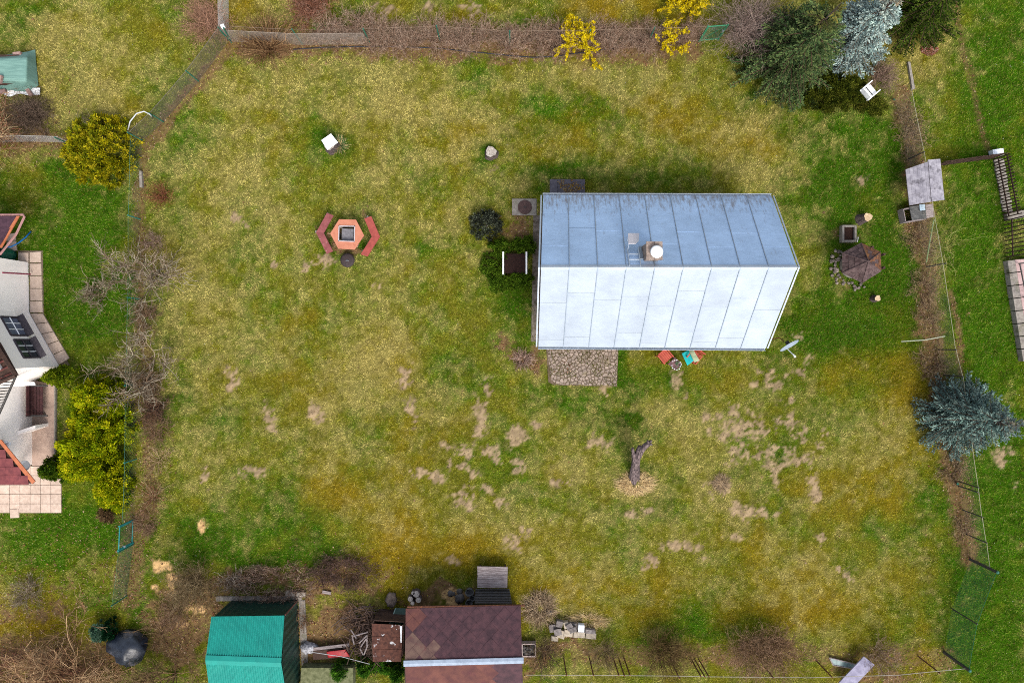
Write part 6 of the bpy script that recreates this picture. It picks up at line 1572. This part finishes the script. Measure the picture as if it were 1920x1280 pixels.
bare = bush('bare_bush', 'thin dry twigs at the top of the golden thuja', 'bush', 178, 245, 30, .9, 1.1, 4, 2, .007, 602, cols=GREY, wob=.3)
hedge = [('rounded yellow green thuja hedge plant, uppermost of the left row', 208, 748, 1.45, 1.05, 1.7), ('yellow green thuja hedge plant, second of the left row', 204, 792, 1.5, .95, 1.8), ('yellow green thuja hedge plant, third of the left row', 192, 828, 1.65, .9, 1.8), ('yellow green thuja hedge plant, fourth of the left row', 186, 866, 1.7, .85, 1.7), ('small yellow green thuja at the bottom of the left row', 226, 914, .8, .95, 1.3)]
for i, (lab, u, v, rx, ry, h) in enumerate(hedge):
    leaf_shrub('thuja_hedge_plant', lab, 'hedge plant', u, v, rx, ry, h, 20000, YG, 610+i, (.035,.085), .4, 150, .21, .4, 'thuja hedge plants by the left fence')
leaf_shrub('thuja_shrub', 'conical green thuja at the white house corner', 'shrub', 132, 705, .80, .62, 1.6, 9000, [(110,130,22),(84,108,20),(136,148,30)], 620, (.03,.075), .4, 130, .13, .45, cone=1.1)
leaf_shrub('thuja_shrub', 'dark green conical thuja at the lower left of the hedge row', 'shrub', 128, 872, .85, .75, 1.7, 11000, [(58,84,20),(44,68,18),(90,110,24)], 621, (.03,.075), .4, 150, .14, .45, cone=1.1)
leaf_shrub('yew_shrub', 'broad low dark yew below the dark green spruce', 'shrub', 1556, 176, 1.75, .95, .7, 22000, [(76,84,24),(58,68,20),(98,102,34),(44,54,16)], 630, (.03,.07), .35, 260, .17, .3)
leaf_shrub('yew_shrub', 'small dark yew beside the white chair', 'shrub', 1632, 200, .7, .42, .35, 6000, [(84,92,28),(62,72,22),(106,106,40)], 631, (.03,.06), .35, 90, .15, .3)
leaf_shrub('dark_shrub', 'round blackish evergreen shrub left of the manhole', 'shrub', 912, 424, .78, .70, .95, 7000, [(70,76,62),(54,58,50),(98,104,86),(42,44,40)], 640, (.025,.05), .6, 110, .16, .3)
JU = [(78,106,26),(60,86,22),(98,124,34)]
jl = [('juniper mound above the planter, left part', 940, 468, .62, .5, .62), ('juniper mound above the planter, right part', 982, 462, .62, .5, .66), ('juniper mound left of the planter', 922, 500, .52, .75, .5), ('juniper mound below the planter, right part', 976, 526, .6, .42, .58), ('juniper mound below the planter, left part', 938, 530, .6, .45, .42)]
for i, (lab, u, v, rx, ry, h) in enumerate(jl):
    leaf_shrub('juniper', 'low dark green ' + lab, 'shrub', u, v, rx, ry, h, 6500, JU, 650+i, (.022,.05), .6, 70, .13, .35, 'junipers around the planter')
leaf_shrub('blue_juniper', 'small bluish green conifer shrub at the lower left gate', 'shrub', 196, 1178, .45, .45, .8, 4500, [(84,116,92),(66,98,78),(104,134,110)], 660, (.025,.06), .5, 60, .13, .4)
leaf_shrub('dark_thuja', 'narrow dark green thuja beside the bluish shrub', 'shrub', 216, 1176, .38, .5, .9, 3500, [(24,62,34),(18,48,28)], 661, (.025,.06), .5, 50, .12, .4)
for i, (u, v, r_, h, lab) in enumerate(((642,1250,.55,.9,'left'),(688,1242,.55,.9,'second'),(728,1240,.5,.9,'third'),(752,1246,.5,1.5,'right'))):
    leaf_shrub('dwarf_fir', lab + ' of the bright green dwarf firs at the bottom edge by the sheds', 'shrub', u, v, r_, r_, h, 6000, [(70,116,30),(50,92,28),(96,140,40),(34,66,24)], 670+i, (.03,.07), .3, 80, .14, .5, 'dwarf firs at the bottom edge', cone=1.0)
leaf_shrub('ground_cover', 'bright green leafy clump under the red brown bush at the top', 'plant', 600, 52, .45, .18, .2, 900, [(90,160,40),(110,180,60)], 680, (.025,.05), .6, 20, .1, .4, stem=False)
leaf_shrub('brown_shrub', 'brown withered dome shrub at the end of the thuja row', 'shrub', 205, 962, .55, .4, .6, 4000, [(110,86,60),(86,66,46),(134,110,80)], 681, (.02,.05), .4, 60, .12, .4)
for i, (u, v) in enumerate(((90,738),(112,800),(100,842))):
    pass
